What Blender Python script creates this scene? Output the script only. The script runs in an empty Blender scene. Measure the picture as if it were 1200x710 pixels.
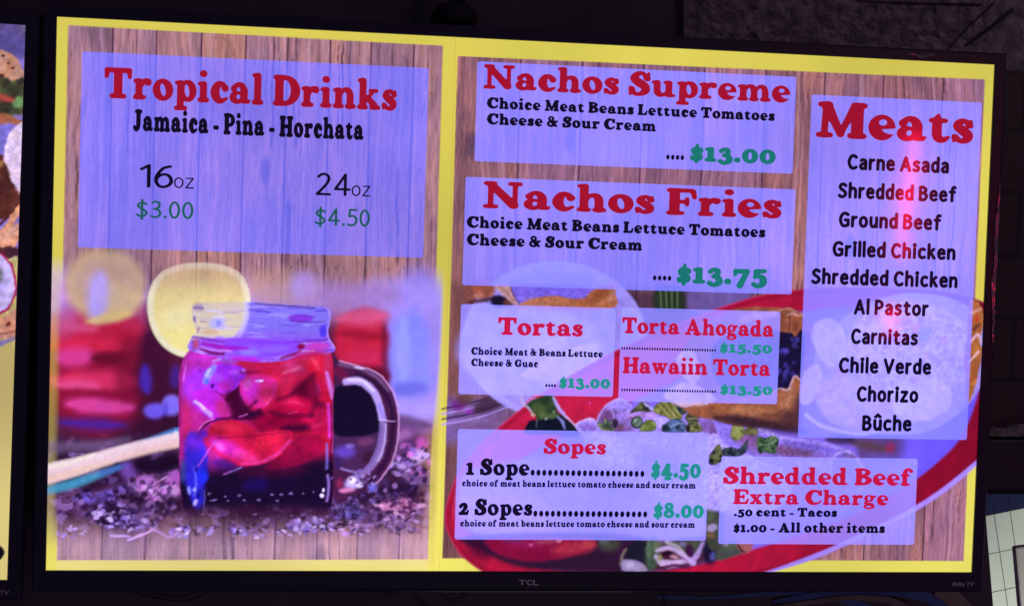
import bpy, bmesh, math, random
import numpy as np
from mathutils import Matrix, Vector
from mathutils.geometry import tessellate_polygon

scene = bpy.context.scene
COL = scene.collection

# ================================================================ camera, world, lights, exposure
FPX = 1780.0                                   # focal length in pixels of a 1200 px wide frame
RC = np.array([[0.989941869046562, -0.13768038341367636, 0.032545474826196616],
               [0.02656519745934173, -0.04505310791019512, -0.9986313172295261],
               [0.13895821743439898, 0.9894515296317933, -0.04094245127931283]])   # right, down, forward
CZ = 2.2                                       # height of the middle of the menu screen above the floor
CC = np.array([-0.3055034958260568, -1.9403623283322713, 0.08634511207491463 + CZ])
cam_d = bpy.data.cameras.new('camera')
cam = bpy.data.objects.new('camera', cam_d); COL.objects.link(cam)
cam_d.sensor_width = 36.0; cam_d.lens = FPX*36.0/1200.0
cam_d.clip_start = 0.05; cam_d.clip_end = 100.0
m = Matrix.Identity(4)
for i in range(3):
    m[i][0] = RC[0][i]; m[i][1] = -RC[1][i]; m[i][2] = -RC[2][i]; m[i][3] = CC[i]
cam.matrix_world = m
scene.camera = cam

world = bpy.data.worlds.new('World'); scene.world = world; world.use_nodes = True
world.node_tree.nodes['Background'].inputs[0].default_value = (0.52, 0.36, 0.80, 1)
world.node_tree.nodes['Background'].inputs[1].default_value = 0.12
scene.view_settings.view_transform = 'Standard'; scene.view_settings.look = 'None'
scene.view_settings.exposure = 0.0; scene.view_settings.gamma = 1.0
scene.cycles.transparent_max_bounces = 48
scene.cycles.max_bounces = 6
scene.cycles.use_denoising = True

def area_light(name, loc, target, size, energy, color):
    d = bpy.data.lights.new(name, 'AREA'); d.size = size; d.energy = energy; d.color = color
    o = bpy.data.objects.new(name, d); COL.objects.link(o)
    o.location = loc
    o.rotation_euler = (Vector(target)-Vector(loc)).to_track_quat('-Z', 'Y').to_euler()
    return o
area_light('dim_room_light', (1.6, -1.7, CZ+1.5), (0.75, 0.1, CZ+0.42), 0.5, 3.6, (1.0, 0.86, 0.84))
area_light('kitchen_light', (1.7, 0.7, CZ-1.2), (0.9, 2.0, CZ-0.66), 0.3, 15.0, (0.93, 1.0, 0.86))

area_light('lower_wall_fill', (0.25, -1.1, CZ-1.5), (0.25, 0.1, CZ-0.42), 0.5, 1.6, (1.0, 0.86, 0.86))  # added unseen fill from below, brightens the wall and mural under the screen

# ================================================================ measuring helpers
def at(px, py, y=0.0):
    """point of the plane at depth y (0 is the face of the main display) seen at a measured place of the 1200 x 710 survey photo"""
    d = RC.T @ np.array([(px-600.0)/FPX, (py-355.0)/FPX, 1.0])
    t = (y-CC[1])/d[1]
    return CC + t*d
def survey(x, z, y=0.0):
    """inverse of at() for arrays"""
    P = np.stack([x-CC[0], np.full_like(x, y-CC[1]), z-CC[2]], -1) @ RC.T
    return 600+FPX*P[..., 0]/P[..., 2], 355+FPX*P[..., 1]/P[..., 2]

# ================================================================ object helpers
def thing(name, label, cat, loc=(0, 0, 0), group=None):
    o = bpy.data.objects.new(name, None); COL.objects.link(o); o.empty_display_size = 0.1
    o.location = loc; o['label'] = label; o['category'] = cat
    if group: o['group'] = group
    return o
def link(name, mesh, mat, parent=None, label=None):
    o = bpy.data.objects.new(name, mesh); COL.objects.link(o)
    if mat is not None: mesh.materials.append(mat)
    if parent is not None:
        o.parent = parent                       # part coordinates are local to its thing
    if label: o['label'] = label
    return o
def mesh_of(verts, faces):
    me = bpy.data.meshes.new('mesh'); me.from_pydata([tuple(map(float, v)) for v in verts], [], faces); me.update()
    return me
def bm_mesh(bm, smooth=False):
    me = bpy.data.meshes.new('mesh'); bm.normal_update(); bm.to_mesh(me); bm.free()
    if smooth:
        for p in me.polygons: p.use_smooth = True
    return me
def prism(pts, y0, y1, bevel=0.0):
    """solid with the outline pts (x, z), reaching from depth y0 (front) to y1"""
    bm = bmesh.new()
    a = [bm.verts.new((p[0], y0, p[1])) for p in pts]; b = [bm.verts.new((p[0], y1, p[1])) for p in pts]
    n = len(pts)
    bm.faces.new(a); bm.faces.new(b[::-1])
    for i in range(n): bm.faces.new((a[i], b[i], b[(i+1) % n], a[(i+1) % n]))
    bmesh.ops.recalc_face_normals(bm, faces=bm.faces[:])
    if bevel: bmesh.ops.bevel(bm, geom=bm.edges[:], offset=bevel, segments=2, affect='EDGES', profile=.6)
    return bm_mesh(bm)
def tube(pts, r, n=10, close=False):
    P = [Vector(p) for p in pts]; vs = []; fs = []; m_ = len(P)
    for i, p in enumerate(P):
        t = (P[min(i+1, m_-1)]-P[max(i-1, 0)]).normalized()
        u = t.orthogonal().normalized() if i == 0 else (u - t*u.dot(t)).normalized()
        w = t.cross(u); rr = r[i] if isinstance(r, (list, tuple)) else r
        for k in range(n):
            a = 2*math.pi*k/n; vs.append(p + (u*math.cos(a)+w*math.sin(a))*rr)
    for i in range(m_-1):
        for k in range(n):
            fs.append((i*n+k, i*n+(k+1) % n, (i+1)*n+(k+1) % n, (i+1)*n+k))
    fs.append(tuple(range(n))[::-1]); fs.append(tuple((m_-1)*n+k for k in range(n)))
    me = mesh_of(vs, fs)
    for p in me.polygons: p.use_smooth = True
    return me

# ================================================================ materials
def lin(c):
    c = np.asarray(c, float)/255.0
    return np.where(c <= .04045, c/12.92, ((np.maximum(c, 0)+.055)/1.055)**2.4)
def lin4(c): return tuple(float(v) for v in lin(c)) + (1.0,)
def surface(name, col, rough=.6, metal=0.0, bump=None, spec=.5, mottling=None):
    mt = bpy.data.materials.new(name); mt.use_nodes = True
    nt = mt.node_tree; b = nt.nodes['Principled BSDF']
    b.inputs['Base Color'].default_value = tuple(col)+(1,); b.inputs['Roughness'].default_value = rough
    b.inputs['Metallic'].default_value = metal; b.inputs['Specular IOR Level'].default_value = spec
    tc = nt.nodes.new('ShaderNodeTexCoord')
    if mottling:
        sc, amt = mottling
        n = nt.nodes.new('ShaderNodeTexNoise'); n.inputs['Scale'].default_value = sc; n.inputs['Detail'].default_value = 6
        nt.links.new(tc.outputs['Object'], n.inputs['Vector'])
        r = nt.nodes.new('ShaderNodeMapRange'); r.inputs['From Min'].default_value = .3; r.inputs['From Max'].default_value = .7
        r.inputs['To Min'].default_value = 1-amt; r.inputs['To Max'].default_value = 1+amt
        nt.links.new(n.outputs['Fac'], r.inputs['Value'])
        mx = nt.nodes.new('ShaderNodeVectorMath'); mx.operation = 'SCALE'; mx.inputs[0].default_value = tuple(col)
        nt.links.new(r.outputs['Result'], mx.inputs['Scale']); nt.links.new(mx.outputs['Vector'], b.inputs['Base Color'])
    if bump:
        sc, st, dist = bump
        n = nt.nodes.new('ShaderNodeTexNoise'); n.inputs['Scale'].default_value = sc; n.inputs['Detail'].default_value = 5
        nt.links.new(tc.outputs['Object'], n.inputs['Vector'])
        bp = nt.nodes.new('ShaderNodeBump'); bp.inputs['Strength'].default_value = st; bp.inputs['Distance'].default_value = dist
        nt.links.new(n.outputs['Fac'], bp.inputs['Height']); nt.links.new(bp.outputs['Normal'], b.inputs['Normal'])
    return mt
def display_material(name, color=None, alpha=1.0, gloss=.05):
    """the lit face of a display: it emits its picture and has a faintly glossy face"""
    mt = bpy.data.materials.new(name); mt.use_nodes = True
    nt = mt.node_tree; nt.nodes.remove(nt.nodes['Principled BSDF']); out = nt.nodes['Material Output']
    em = nt.nodes.new('ShaderNodeEmission')
    tc = nt.nodes.new('ShaderNodeTexCoord'); nz = nt.nodes.new('ShaderNodeTexNoise'); nz.inputs['Scale'].default_value = 3.2; nz.inputs['Detail'].default_value = 2
    nt.links.new(tc.outputs['Object'], nz.inputs['Vector'])            # the backlight is not quite even
    mr = nt.nodes.new('ShaderNodeMapRange'); mr.inputs['From Min'].default_value = .3; mr.inputs['From Max'].default_value = .7; mr.inputs['To Min'].default_value = .86; mr.inputs['To Max'].default_value = 1.20
    nt.links.new(nz.outputs['Fac'], mr.inputs['Value']); nt.links.new(mr.outputs['Result'], em.inputs['Strength'])
    gl = nt.nodes.new('ShaderNodeBsdfAnisotropic'); gl.inputs['Roughness'].default_value = .078
    gl.inputs['Color'].default_value = (gloss, gloss, gloss, 1)
    ad = nt.nodes.new('ShaderNodeAddShader'); nt.links.new(em.outputs[0], ad.inputs[0]); nt.links.new(gl.outputs[0], ad.inputs[1])
    if color is None:
        at_ = nt.nodes.new('ShaderNodeAttribute'); at_.attribute_name = 'picture'
        nt.links.new(at_.outputs['Color'], em.inputs['Color'])
        if alpha < 1:
            tr = nt.nodes.new('ShaderNodeBsdfTransparent'); mx = nt.nodes.new('ShaderNodeMixShader')
            nt.links.new(at_.outputs['Alpha'], mx.inputs[0]); nt.links.new(tr.outputs[0], mx.inputs[1]); nt.links.new(ad.outputs[0], mx.inputs[2])
            nt.links.new(mx.outputs[0], out.inputs[0])
        else: nt.links.new(ad.outputs[0], out.inputs[0])
    else:
        em.inputs['Color'].default_value = lin4(color)
        if alpha < 1:
            tr = nt.nodes.new('ShaderNodeBsdfTransparent'); mx = nt.nodes.new('ShaderNodeMixShader'); mx.inputs[0].default_value = alpha
            nt.links.new(tr.outputs[0], mx.inputs[1]); nt.links.new(ad.outputs[0], mx.inputs[2]); nt.links.new(mx.outputs[0], out.inputs[0])
        else: nt.links.new(ad.outputs[0], out.inputs[0])
    return mt
def brick_material(name, c1, c2, mortar, w, h, msize, offset=.5, bump=.4, rough=.6, spec=.4):
    mt = surface(name, c1, rough, spec=spec); nt = mt.node_tree; b = nt.nodes['Principled BSDF']
    tc = nt.nodes.new('ShaderNodeTexCoord'); sw = nt.nodes.new('ShaderNodeSeparateXYZ'); cb = nt.nodes.new('ShaderNodeCombineXYZ')
    nt.links.new(tc.outputs['Object'], sw.inputs[0]); nt.links.new(sw.outputs['X'], cb.inputs['X']); nt.links.new(sw.outputs['Z'], cb.inputs['Y'])
    br = nt.nodes.new('ShaderNodeTexBrick'); br.offset = offset; br.squash = 1.0
    nt.links.new(cb.outputs[0], br.inputs['Vector'])
    br.inputs['Scale'].default_value = 1.0; br.inputs['Brick Width'].default_value = w; br.inputs['Row Height'].default_value = h
    br.inputs['Mortar Size'].default_value = msize; br.inputs['Mortar Smooth'].default_value = .2
    br.inputs['Color1'].default_value = tuple(c1)+(1,); br.inputs['Color2'].default_value = tuple(c2)+(1,); br.inputs['Mortar'].default_value = tuple(mortar)+(1,)
    nt.links.new(br.outputs['Color'], b.inputs['Base Color'])
    bp = nt.nodes.new('ShaderNodeBump'); bp.inputs['Strength'].default_value = bump; bp.inputs['Distance'].default_value = .004; bp.invert = True
    nt.links.new(br.outputs['Fac'], bp.inputs['Height']); nt.links.new(bp.outputs['Normal'], b.inputs['Normal'])
    return mt

M_WALL = surface('dark_painted_wall', (.052, .036, .050), .8, mottling=(9, .35), bump=(40, .25, .004))
M_STUCCO = surface('rough_stucco', (.17, .145, .15), .95, bump=(70, 1.0, .02), mottling=(60, .55))
M_GROOVE = surface('dark_joint', (.012, .010, .012), .9)
M_BRICK = brick_material('dark_brick', (.034, .022, .024), (.026, .017, .02), (.008, .006, .008), .2, .088, .004)
M_BEAM = surface('dark_beam', (.012, .009, .014), .5, mottling=(20, .3))
M_TILE = brick_material('white_tile', (.74, .78, .70), (.70, .75, .68), (.16, .17, .16), .047, .107, .0013, 0.0, .5, .15)
M_TILEBLUE = brick_material('navy_tile', (.022, .03, .085), (.018, .025, .075), (.012, .014, .03), .047, .107, .0013, 0.0, .5, .15)
M_STEEL = surface('grey_steel', (.20, .175, .18), .55, .3, mottling=(30, .2))
M_PLASTIC = surface('black_plastic', (.010, .009, .022), .32, spec=.45, bump=(300, .03, .001))
M_GLOSSY = surface('piano_black_plastic', (.006, .005, .010), .12, spec=.5)
M_BACK = surface('matt_black_plastic', (.012, .010, .014), .75, spec=.2)
M_LOGO = surface('grey_print', (.36, .34, .38), .4)
M_CABLE = surface('black_rubber', (.010, .009, .012), .6)
M_BLUE = surface('blue_mural_paint', (.03, .07, .22), .7, mottling=(30, .3))
M_BROWN = surface('brown_mural_paint', (.13, .095, .085), .7, mottling=(30, .3))
M_DARKPAINT = surface('dark_mural_paint', (.010, .008, .018), .7)
M_FILM = surface('clear_film', (.26, .23, .25), .16, 1.0)
# ---------------------------------------------------------------- lettering
def smin(a, b, k):
    h = np.clip(0.5 + 0.5*(b-a)/k, 0, 1)
    return b*(1-h) + a*h - k*h*(1-h)
def d_seg(X, Y, a, b):
    ax, ay, ar = a; bx, by, br = b
    dx, dy = bx-ax, by-ay
    t = np.clip(((X-ax)*dx + (Y-ay)*dy)/max(dx*dx+dy*dy, 1e-9), 0, 1)
    return np.hypot(X-ax-t*dx, Y-ay-t*dy) - (ar + t*(br-ar))
def d_ell(X, Y, cx, cy, rx, ry, rot=0):
    c, s = math.cos(math.radians(rot)), math.sin(math.radians(rot))
    x = (X-cx)*c + (Y-cy)*s; y = -(X-cx)*s + (Y-cy)*c
    k = np.hypot(x/rx, y/ry); g = np.hypot(x/rx**2, y/ry**2)
    return k*(k-1)/np.maximum(g, 1e-6)
def d_box(X, Y, x0, y0, x1, y1, r=0.02):
    qx = np.abs(X-(x0+x1)/2) - (x1-x0)/2 + r; qy = np.abs(Y-(y0+y1)/2) - (y1-y0)/2 + r
    return np.hypot(np.maximum(qx, 0), np.maximum(qy, 0)) + np.minimum(np.maximum(qx, qy), 0) - r
def catmull(pts, n=8, closed=False):
    P = [np.array(p, float) for p in pts]; m = len(P); out = []
    rng = range(m) if closed else range(m-1)
    for i in rng:
        p0 = P[(i-1) % m] if closed or i > 0 else 2*P[0]-P[1]
        p1, p2 = P[i], P[(i+1) % m]
        p3 = P[(i+2) % m] if closed or i+2 < m else 2*P[-1]-P[-2]
        for j in range(n):
            t = j/n
            out.append(0.5*(2*p1 + (p2-p0)*t + (2*p0-5*p1+4*p2-p3)*t*t + (3*p1-p0-3*p2+p3)*t**3))
    if not closed: out.append(P[-1])
    return out
def G(*ops): return ops
def seg(*p): return ('seg', p)
def cur(*p): return ('cur', p)
def sl(x0, x1, y, r=.045): return ('seg', ((x0+r, y, r), (x1-r, y, r)))
def el(*a): return ('el', a)
def dot(*a): return ('dot', a)
def ne(*a): return ('ne', a)
def bx(*a): return ('bx', a)
def cl(x): return ('cl', (x,))
W = .077
def stem(x, top, w=W): return bx(x-w, .0, x+w, top)
def flag(x, y): return seg((x-.095, y-.012, .036), (x, y+.002, .042))
BOWL = lambda cx: (el(cx, .235, .2, .248), )
FONT = {
 'i': G(stem(.13,.45), sl(0,.265,.045), flag(.13,.425), dot(.125,.645,.085,.075)),
 'r': G(stem(.13,.45), sl(0,.29,.045), flag(.13,.425), cur((.2,.33,.04),(.26,.41,.055),(.34,.395,.08))),
 'o': G(el(.235,.235,.235,.248), ne(.235,.235,.068,.15,12)),
 'c': G(cur((.34,.335,.078),(.27,.43,.05),(.16,.40,.075),(.1,.24,.1),(.15,.09,.085),(.25,.04,.055),(.38,.10,.028))),
 'e': G(el(.22,.235,.22,.248), ne(.235,.335,.075,.068,10), ('np', ((.2,.205),(.47,.235),(.5,.10),(.33,.105),(.25,.14)))),
 'a': G(cur((.09,.34,.066),(.17,.428,.046),(.27,.41,.066),(.335,.30,.08),(.335,.1,.078)), seg((.34,.07,.07),(.43,.045,.04),(.47,.075,.02)), el(.165,.135,.165,.145), ne(.2,.15,.05,.062,-15)),
 's': G(cur((.295,.355,.055),(.22,.435,.042),(.13,.41,.058),(.095,.33,.072),(.18,.25,.085),(.275,.16,.08),(.26,.075,.068),(.16,.035,.042),(.065,.105,.055)), seg((.32,.44,.02),(.32,.34,.03)), seg((.04,.03,.02),(.04,.13,.03))),
 'n': G(stem(.13,.45), sl(0,.258,.045), flag(.13,.425), cur((.18,.33,.035),(.27,.425,.045),(.365,.40,.07),(.41,.29,.078),(.41,.06,.078)), sl(.295,.55,.045)),
 'm': G(stem(.13,.45), sl(0,.25,.045), flag(.13,.425), cur((.18,.33,.035),(.26,.425,.045),(.35,.40,.068),(.395,.29,.076),(.395,.06,.076)), sl(.285,.51,.045), cur((.45,.33,.035),(.53,.425,.045),(.62,.40,.068),(.665,.29,.076),(.665,.06,.076)), sl(.55,.80,.045)),
 'h': G(stem(.13,.70), sl(0,.258,.045), flag(.13,.675), cur((.18,.33,.035),(.27,.425,.045),(.365,.40,.07),(.41,.29,.078),(.41,.06,.078)), sl(.295,.55,.045)),
 'u': G(cur((.13,.39,.077),(.13,.2,.077),(.16,.09,.08),(.25,.045,.05),(.35,.11,.03)), flag(.13,.425), bx(.335,0,.49,.45), flag(.41,.425), seg((.4,.04,.04),(.53,.04,.036))),
 'p': G(el(.31,.235,.2,.248), ne(.29,.235,.062,.15,8), bx(.065,-.19,.215,.45), sl(.0,.3,-.165), flag(.14,.425)),
 'b': G(el(.3,.235,.205,.248), ne(.29,.235,.062,.15,8), bx(.06,.01,.21,.70), flag(.13,.675)),
 'd': G(el(.205,.235,.205,.248), ne(.22,.235,.06,.15,8), bx(.285,.0,.435,.70), flag(.36,.675), seg((.37,.04,.04),(.49,.04,.036))),
 'l': G(stem(.13,.70), sl(0,.265,.045), flag(.13,.675)),
 'k': G(stem(.13,.70), sl(0,.255,.045), flag(.13,.675), seg((.2,.19,.045),(.36,.39,.036)), sl(.27,.5,.43,.036), seg((.26,.27,.05),(.41,.08,.085)), sl(.3,.56,.042,.042)),
 't': G(cur((.17,.54,.018),(.15,.42,.07),(.15,.15,.078),(.19,.06,.068),(.27,.05,.05),(.345,.10,.022)), sl(.01,.325,.425,.04)),
 'f': G(cur((.36,.595,.066),(.29,.68,.042),(.2,.645,.06),(.15,.5,.077),(.15,.05,.077)), sl(.01,.315,.425,.04), sl(.01,.32,.045)),
 'g': G(el(.2,.315,.185,.165), ne(.2,.318,.058,.105), cur((.11,.18,.035),(.07,.1,.05),(.16,.055,.058),(.32,.045,.06)), el(.215,-.065,.215,.12), ne(.2,-.075,.11,.042), seg((.3,.40,.04),(.425,.415,.048))),
 'w': G(seg((.11,.40,.075),(.23,.05,.055)), seg((.23,.05,.045),(.33,.36,.04)), seg((.34,.40,.075),(.46,.05,.055)), seg((.46,.05,.045),(.59,.40,.036)), sl(0,.23,.43,.04), sl(.25,.46,.43,.04), sl(.49,.69,.43,.04)),
 'x': G(seg((.12,.39,.075),(.36,.07,.075)), seg((.1,.06,.04),(.37,.40,.036)), sl(0,.24,.43,.04), sl(.27,.47,.43,.04), sl(0,.2,.04,.04), sl(.24,.49,.04,.04)),
 'T': G(bx(.215,.02,.405,.66), sl(.12,.5,.048,.048), seg((.05,.635,.052),(.57,.635,.052)), seg((.055,.62,.055),(.04,.49,.042)), seg((.565,.62,.055),(.58,.49,.042))),
 'D': G(el(.28,.345,.36,.345), cl(.06), ne(.27,.345,.155,.25), bx(.05,.0,.24,.69), sl(0,.3,.045), sl(0,.3,.645)),
 'J': G(cur((.26,.62,.092),(.26,.22,.092),(.22,.06,.07),(.12,.02,.045),(.07,.09,.06)), sl(.09,.43,.645)),
 'P': G(el(.27,.475,.28,.215), cl(.06), ne(.29,.475,.085,.125), bx(.05,0,.235,.69), sl(0,.33,.045), sl(0,.3,.645)),
 'B': G(el(.26,.52,.27,.17), el(.28,.195,.31,.195), cl(.06), ne(.28,.53,.08,.08), ne(.29,.19,.095,.095), bx(.05,0,.235,.69), sl(0,.3,.045), sl(0,.3,.645)),
 'H': G(bx(.055,0,.245,.69), bx(.435,0,.625,.69), sl(0,.3,.045), sl(0,.3,.645), sl(.38,.68,.045), sl(.38,.68,.645), seg((.15,.345,.048),(.53,.345,.048))),
 'N': G(seg((.13,.05,.045),(.13,.62,.045)), seg((.14,.61,.075),(.55,.09,.09)), seg((.58,.62,.042),(.58,.06,.042)), sl(0,.24,.645), sl(0,.27,.045), sl(.45,.71,.645)),
 'S': G(cur((.42,.50,.072),(.33,.645,.048),(.2,.63,.07),(.12,.50,.095),(.23,.38,.11),(.37,.27,.105),(.39,.14,.092),(.26,.045,.055),(.13,.06,.055),(.07,.2,.06)), seg((.46,.66,.026),(.46,.48,.04)), seg((.03,.03,.026),(.03,.22,.04))),
 'C': G(cur((.57,.48,.06),(.51,.60,.055),(.37,.645,.052),(.21,.58,.09),(.12,.35,.12),(.2,.13,.10),(.37,.045,.06),(.53,.09,.042),(.62,.19,.024)), seg((.6,.66,.028),(.6,.47,.045))),
 'G': G(cur((.57,.48,.06),(.51,.60,.055),(.37,.645,.052),(.21,.58,.09),(.12,.35,.12),(.2,.13,.10),(.37,.045,.06),(.52,.08,.06)), seg((.6,.66,.028),(.6,.47,.045)), bx(.47,.02,.64,.3), sl(.4,.7,.3,.04)),
 'M': G(seg((.13,.05,.05),(.15,.63,.05)), seg((.17,.61,.085),(.4,.07,.055)), seg((.4,.07,.045),(.62,.62,.06)), bx(.58,.0,.77,.69), sl(.02,.25,.645), sl(0,.27,.045), sl(.6,.83,.645), sl(.52,.83,.045)),
 'L': G(bx(.055,0,.245,.69), sl(0,.31,.645), sl(0,.5,.048,.048), seg((.47,.06,.055),(.53,.24,.035))),
 'F': G(bx(.055,0,.245,.69), sl(0,.34,.045), sl(0,.52,.643,.048), seg((.5,.62,.052),(.53,.46,.038)), seg((.15,.345,.045),(.36,.345,.045)), seg((.39,.43,.03),(.38,.345,.05),(.39,.26,.03))),
 'E': G(bx(.055,0,.245,.69), sl(0,.5,.048,.048), sl(0,.52,.643,.048), seg((.5,.62,.052),(.53,.48,.038)), seg((.15,.345,.045),(.36,.345,.045)), seg((.39,.43,.03),(.38,.345,.05),(.39,.26,.03)), seg((.5,.06,.055),(.55,.23,.035))),
 'A': G(seg((.13,.06,.045),(.34,.62,.05)), seg((.35,.61,.075),(.55,.06,.105)), seg((.18,.21,.042),(.46,.21,.042)), sl(0,.28,.045), sl(.38,.74,.045)),
 '0': G(el(.235,.25,.235,.262), ne(.235,.25,.078,.165)),
 '1': G(bx(.085,0,.25,.51), seg((.04,.445,.035),(.14,.465,.045)), sl(0,.335,.045)),
 '2': G(cur((.09,.37,.075),(.15,.465,.05),(.27,.43,.085),(.29,.31,.08),(.19,.17,.055),(.08,.07,.045)), seg((.07,.06,.06),(.35,.065,.065)), seg((.36,.08,.055),(.41,.19,.03))),
 '3': G(cur((.075,.40,.062),(.16,.475,.045),(.27,.43,.072),(.27,.31,.065),(.16,.24,.042)), cur((.16,.24,.04),(.31,.18,.075),(.32,.03,.085),(.17,-.06,.052),(.055,.01,.062))),
 '4': G(seg((.07,.13,.045),(.27,.46,.06)), seg((.06,.11,.05),(.46,.11,.05)), bx(.24,-.08,.395,.5), sl(.17,.46,-.05,.04)),
 '5': G(seg((.12,.45,.062),(.36,.465,.052)), seg((.11,.45,.04),(.09,.26,.035)), cur((.09,.25,.04),(.2,.29,.05),(.32,.21,.085),(.32,.04,.085),(.18,-.06,.052),(.06,.01,.062))),
 '7': G(seg((.07,.44,.062),(.38,.44,.062)), seg((.05,.46,.042),(.045,.32,.034)), seg((.39,.43,.06),(.19,-.05,.078))),
 '8': G(el(.23,.45,.19,.155), el(.235,.16,.235,.172), ne(.23,.46,.06,.065), ne(.235,.15,.08,.08)),
 '$': G(cur((.325,.37,.055),(.24,.46,.045),(.14,.44,.06),(.1,.35,.07),(.19,.26,.085),(.29,.17,.08),(.28,.08,.065),(.18,.03,.045),(.07,.11,.06)), seg((.34,.45,.02),(.34,.36,.03)), seg((.045,.03,.02),(.045,.13,.03)), seg((.19,-.07,.028),(.21,.6,.028))),
 '&': G(el(.24,.53,.17,.155), ne(.24,.53,.07,.075), el(.24,.19,.24,.2), ne(.22,.19,.1,.1), seg((.22,.38,.07),(.4,.16,.08),(.55,.055,.05)), seg((.44,.16,.04),(.52,.34,.045)), sl(.4,.64,.36,.036)),
 '.': G(el(.085,.08,.085,.082)),
 '-': G(seg((.05,.2,.055),(.2,.2,.055))),
}
def d_poly(X, Y, pts):
    pts = [(float(p[0]), float(p[1])) for p in pts]
    d = np.full(X.shape, 1e9); s = np.zeros(X.shape, bool); n = len(pts)
    for i in range(n):
        ax, ay = pts[i]; bx_, by_ = pts[(i+1) % n]
        d = np.minimum(d, d_seg(X, Y, (ax, ay, 0), (bx_, by_, 0)))
        if ay != by_:
            c = ((ay > Y) != (by_ > Y)) & (X < (bx_-ax)*(Y-ay)/(by_-ay)+ax)
            s ^= c
    return np.where(s, -d, d)
def glyph_field(ch, X, Y):
    D = np.full(X.shape, 1.0); k = .03
    for op, a in FONT[ch]:
        if op in ('seg', 'cur'):
            pts = a if op == 'seg' else catmull(a, 5)
            d = np.full(X.shape, 1.0)
            for p, q in zip(pts[:-1], pts[1:]): d = np.minimum(d, d_seg(X, Y, p, q))
            D = smin(D, d, k)
        elif op == 'el': D = smin(D, d_ell(X, Y, *a), k)
        elif op == 'bx': D = smin(D, d_box(X, Y, *a), k)
        elif op == 'dot': D = np.minimum(D, d_ell(X, Y, *a))
        elif op == 'ne': D = np.maximum(D, -d_ell(X, Y, *a))
        elif op == 'np': D = np.maximum(D, -d_poly(X, Y, a))
        elif op == 'cl': D = np.maximum(D, a[0]-X)
    return D
def contours(D, x0, y0, h):
    """marching squares: closed loops of the zero level of D[j,i]"""
    ins = D < 0; ny, nx = D.shape
    code = ins[:-1,:-1]*1 + ins[:-1,1:]*2 + ins[1:,1:]*4 + ins[1:,:-1]*8
    def pt(e):
        k, j, i = e
        a = D[j,i]; b = D[j,i+1] if k == 0 else D[j+1,i]
        t = a/(a-b)
        return (x0+(i+(t if k == 0 else 0))*h, y0+(j+(0 if k == 0 else t))*h)
    T = {1:[(3,0)],2:[(0,1)],3:[(3,1)],4:[(1,2)],5:[(3,2),(1,0)],6:[(0,2)],7:[(3,2)],8:[(2,3)],9:[(2,0)],10:[(0,3),(2,1)],11:[(2,1)],12:[(1,3)],13:[(1,0)],14:[(0,3)]}
    nxt = {}
    for j, i in zip(*np.nonzero((code > 0) & (code < 15))):
        E = ((0,j,i),(1,j,i+1),(0,j+1,i),(1,j,i))
        for a, b in T[int(code[j,i])]: nxt[E[a]] = E[b]
    loops = []
    while nxt:
        s, e = nxt.popitem(); L = [s]
        while e != s and e in nxt:
            L.append(e); e = nxt.pop(e)
        if len(L) > 4: loops.append([pt(q) for q in L])
    return loops

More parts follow.
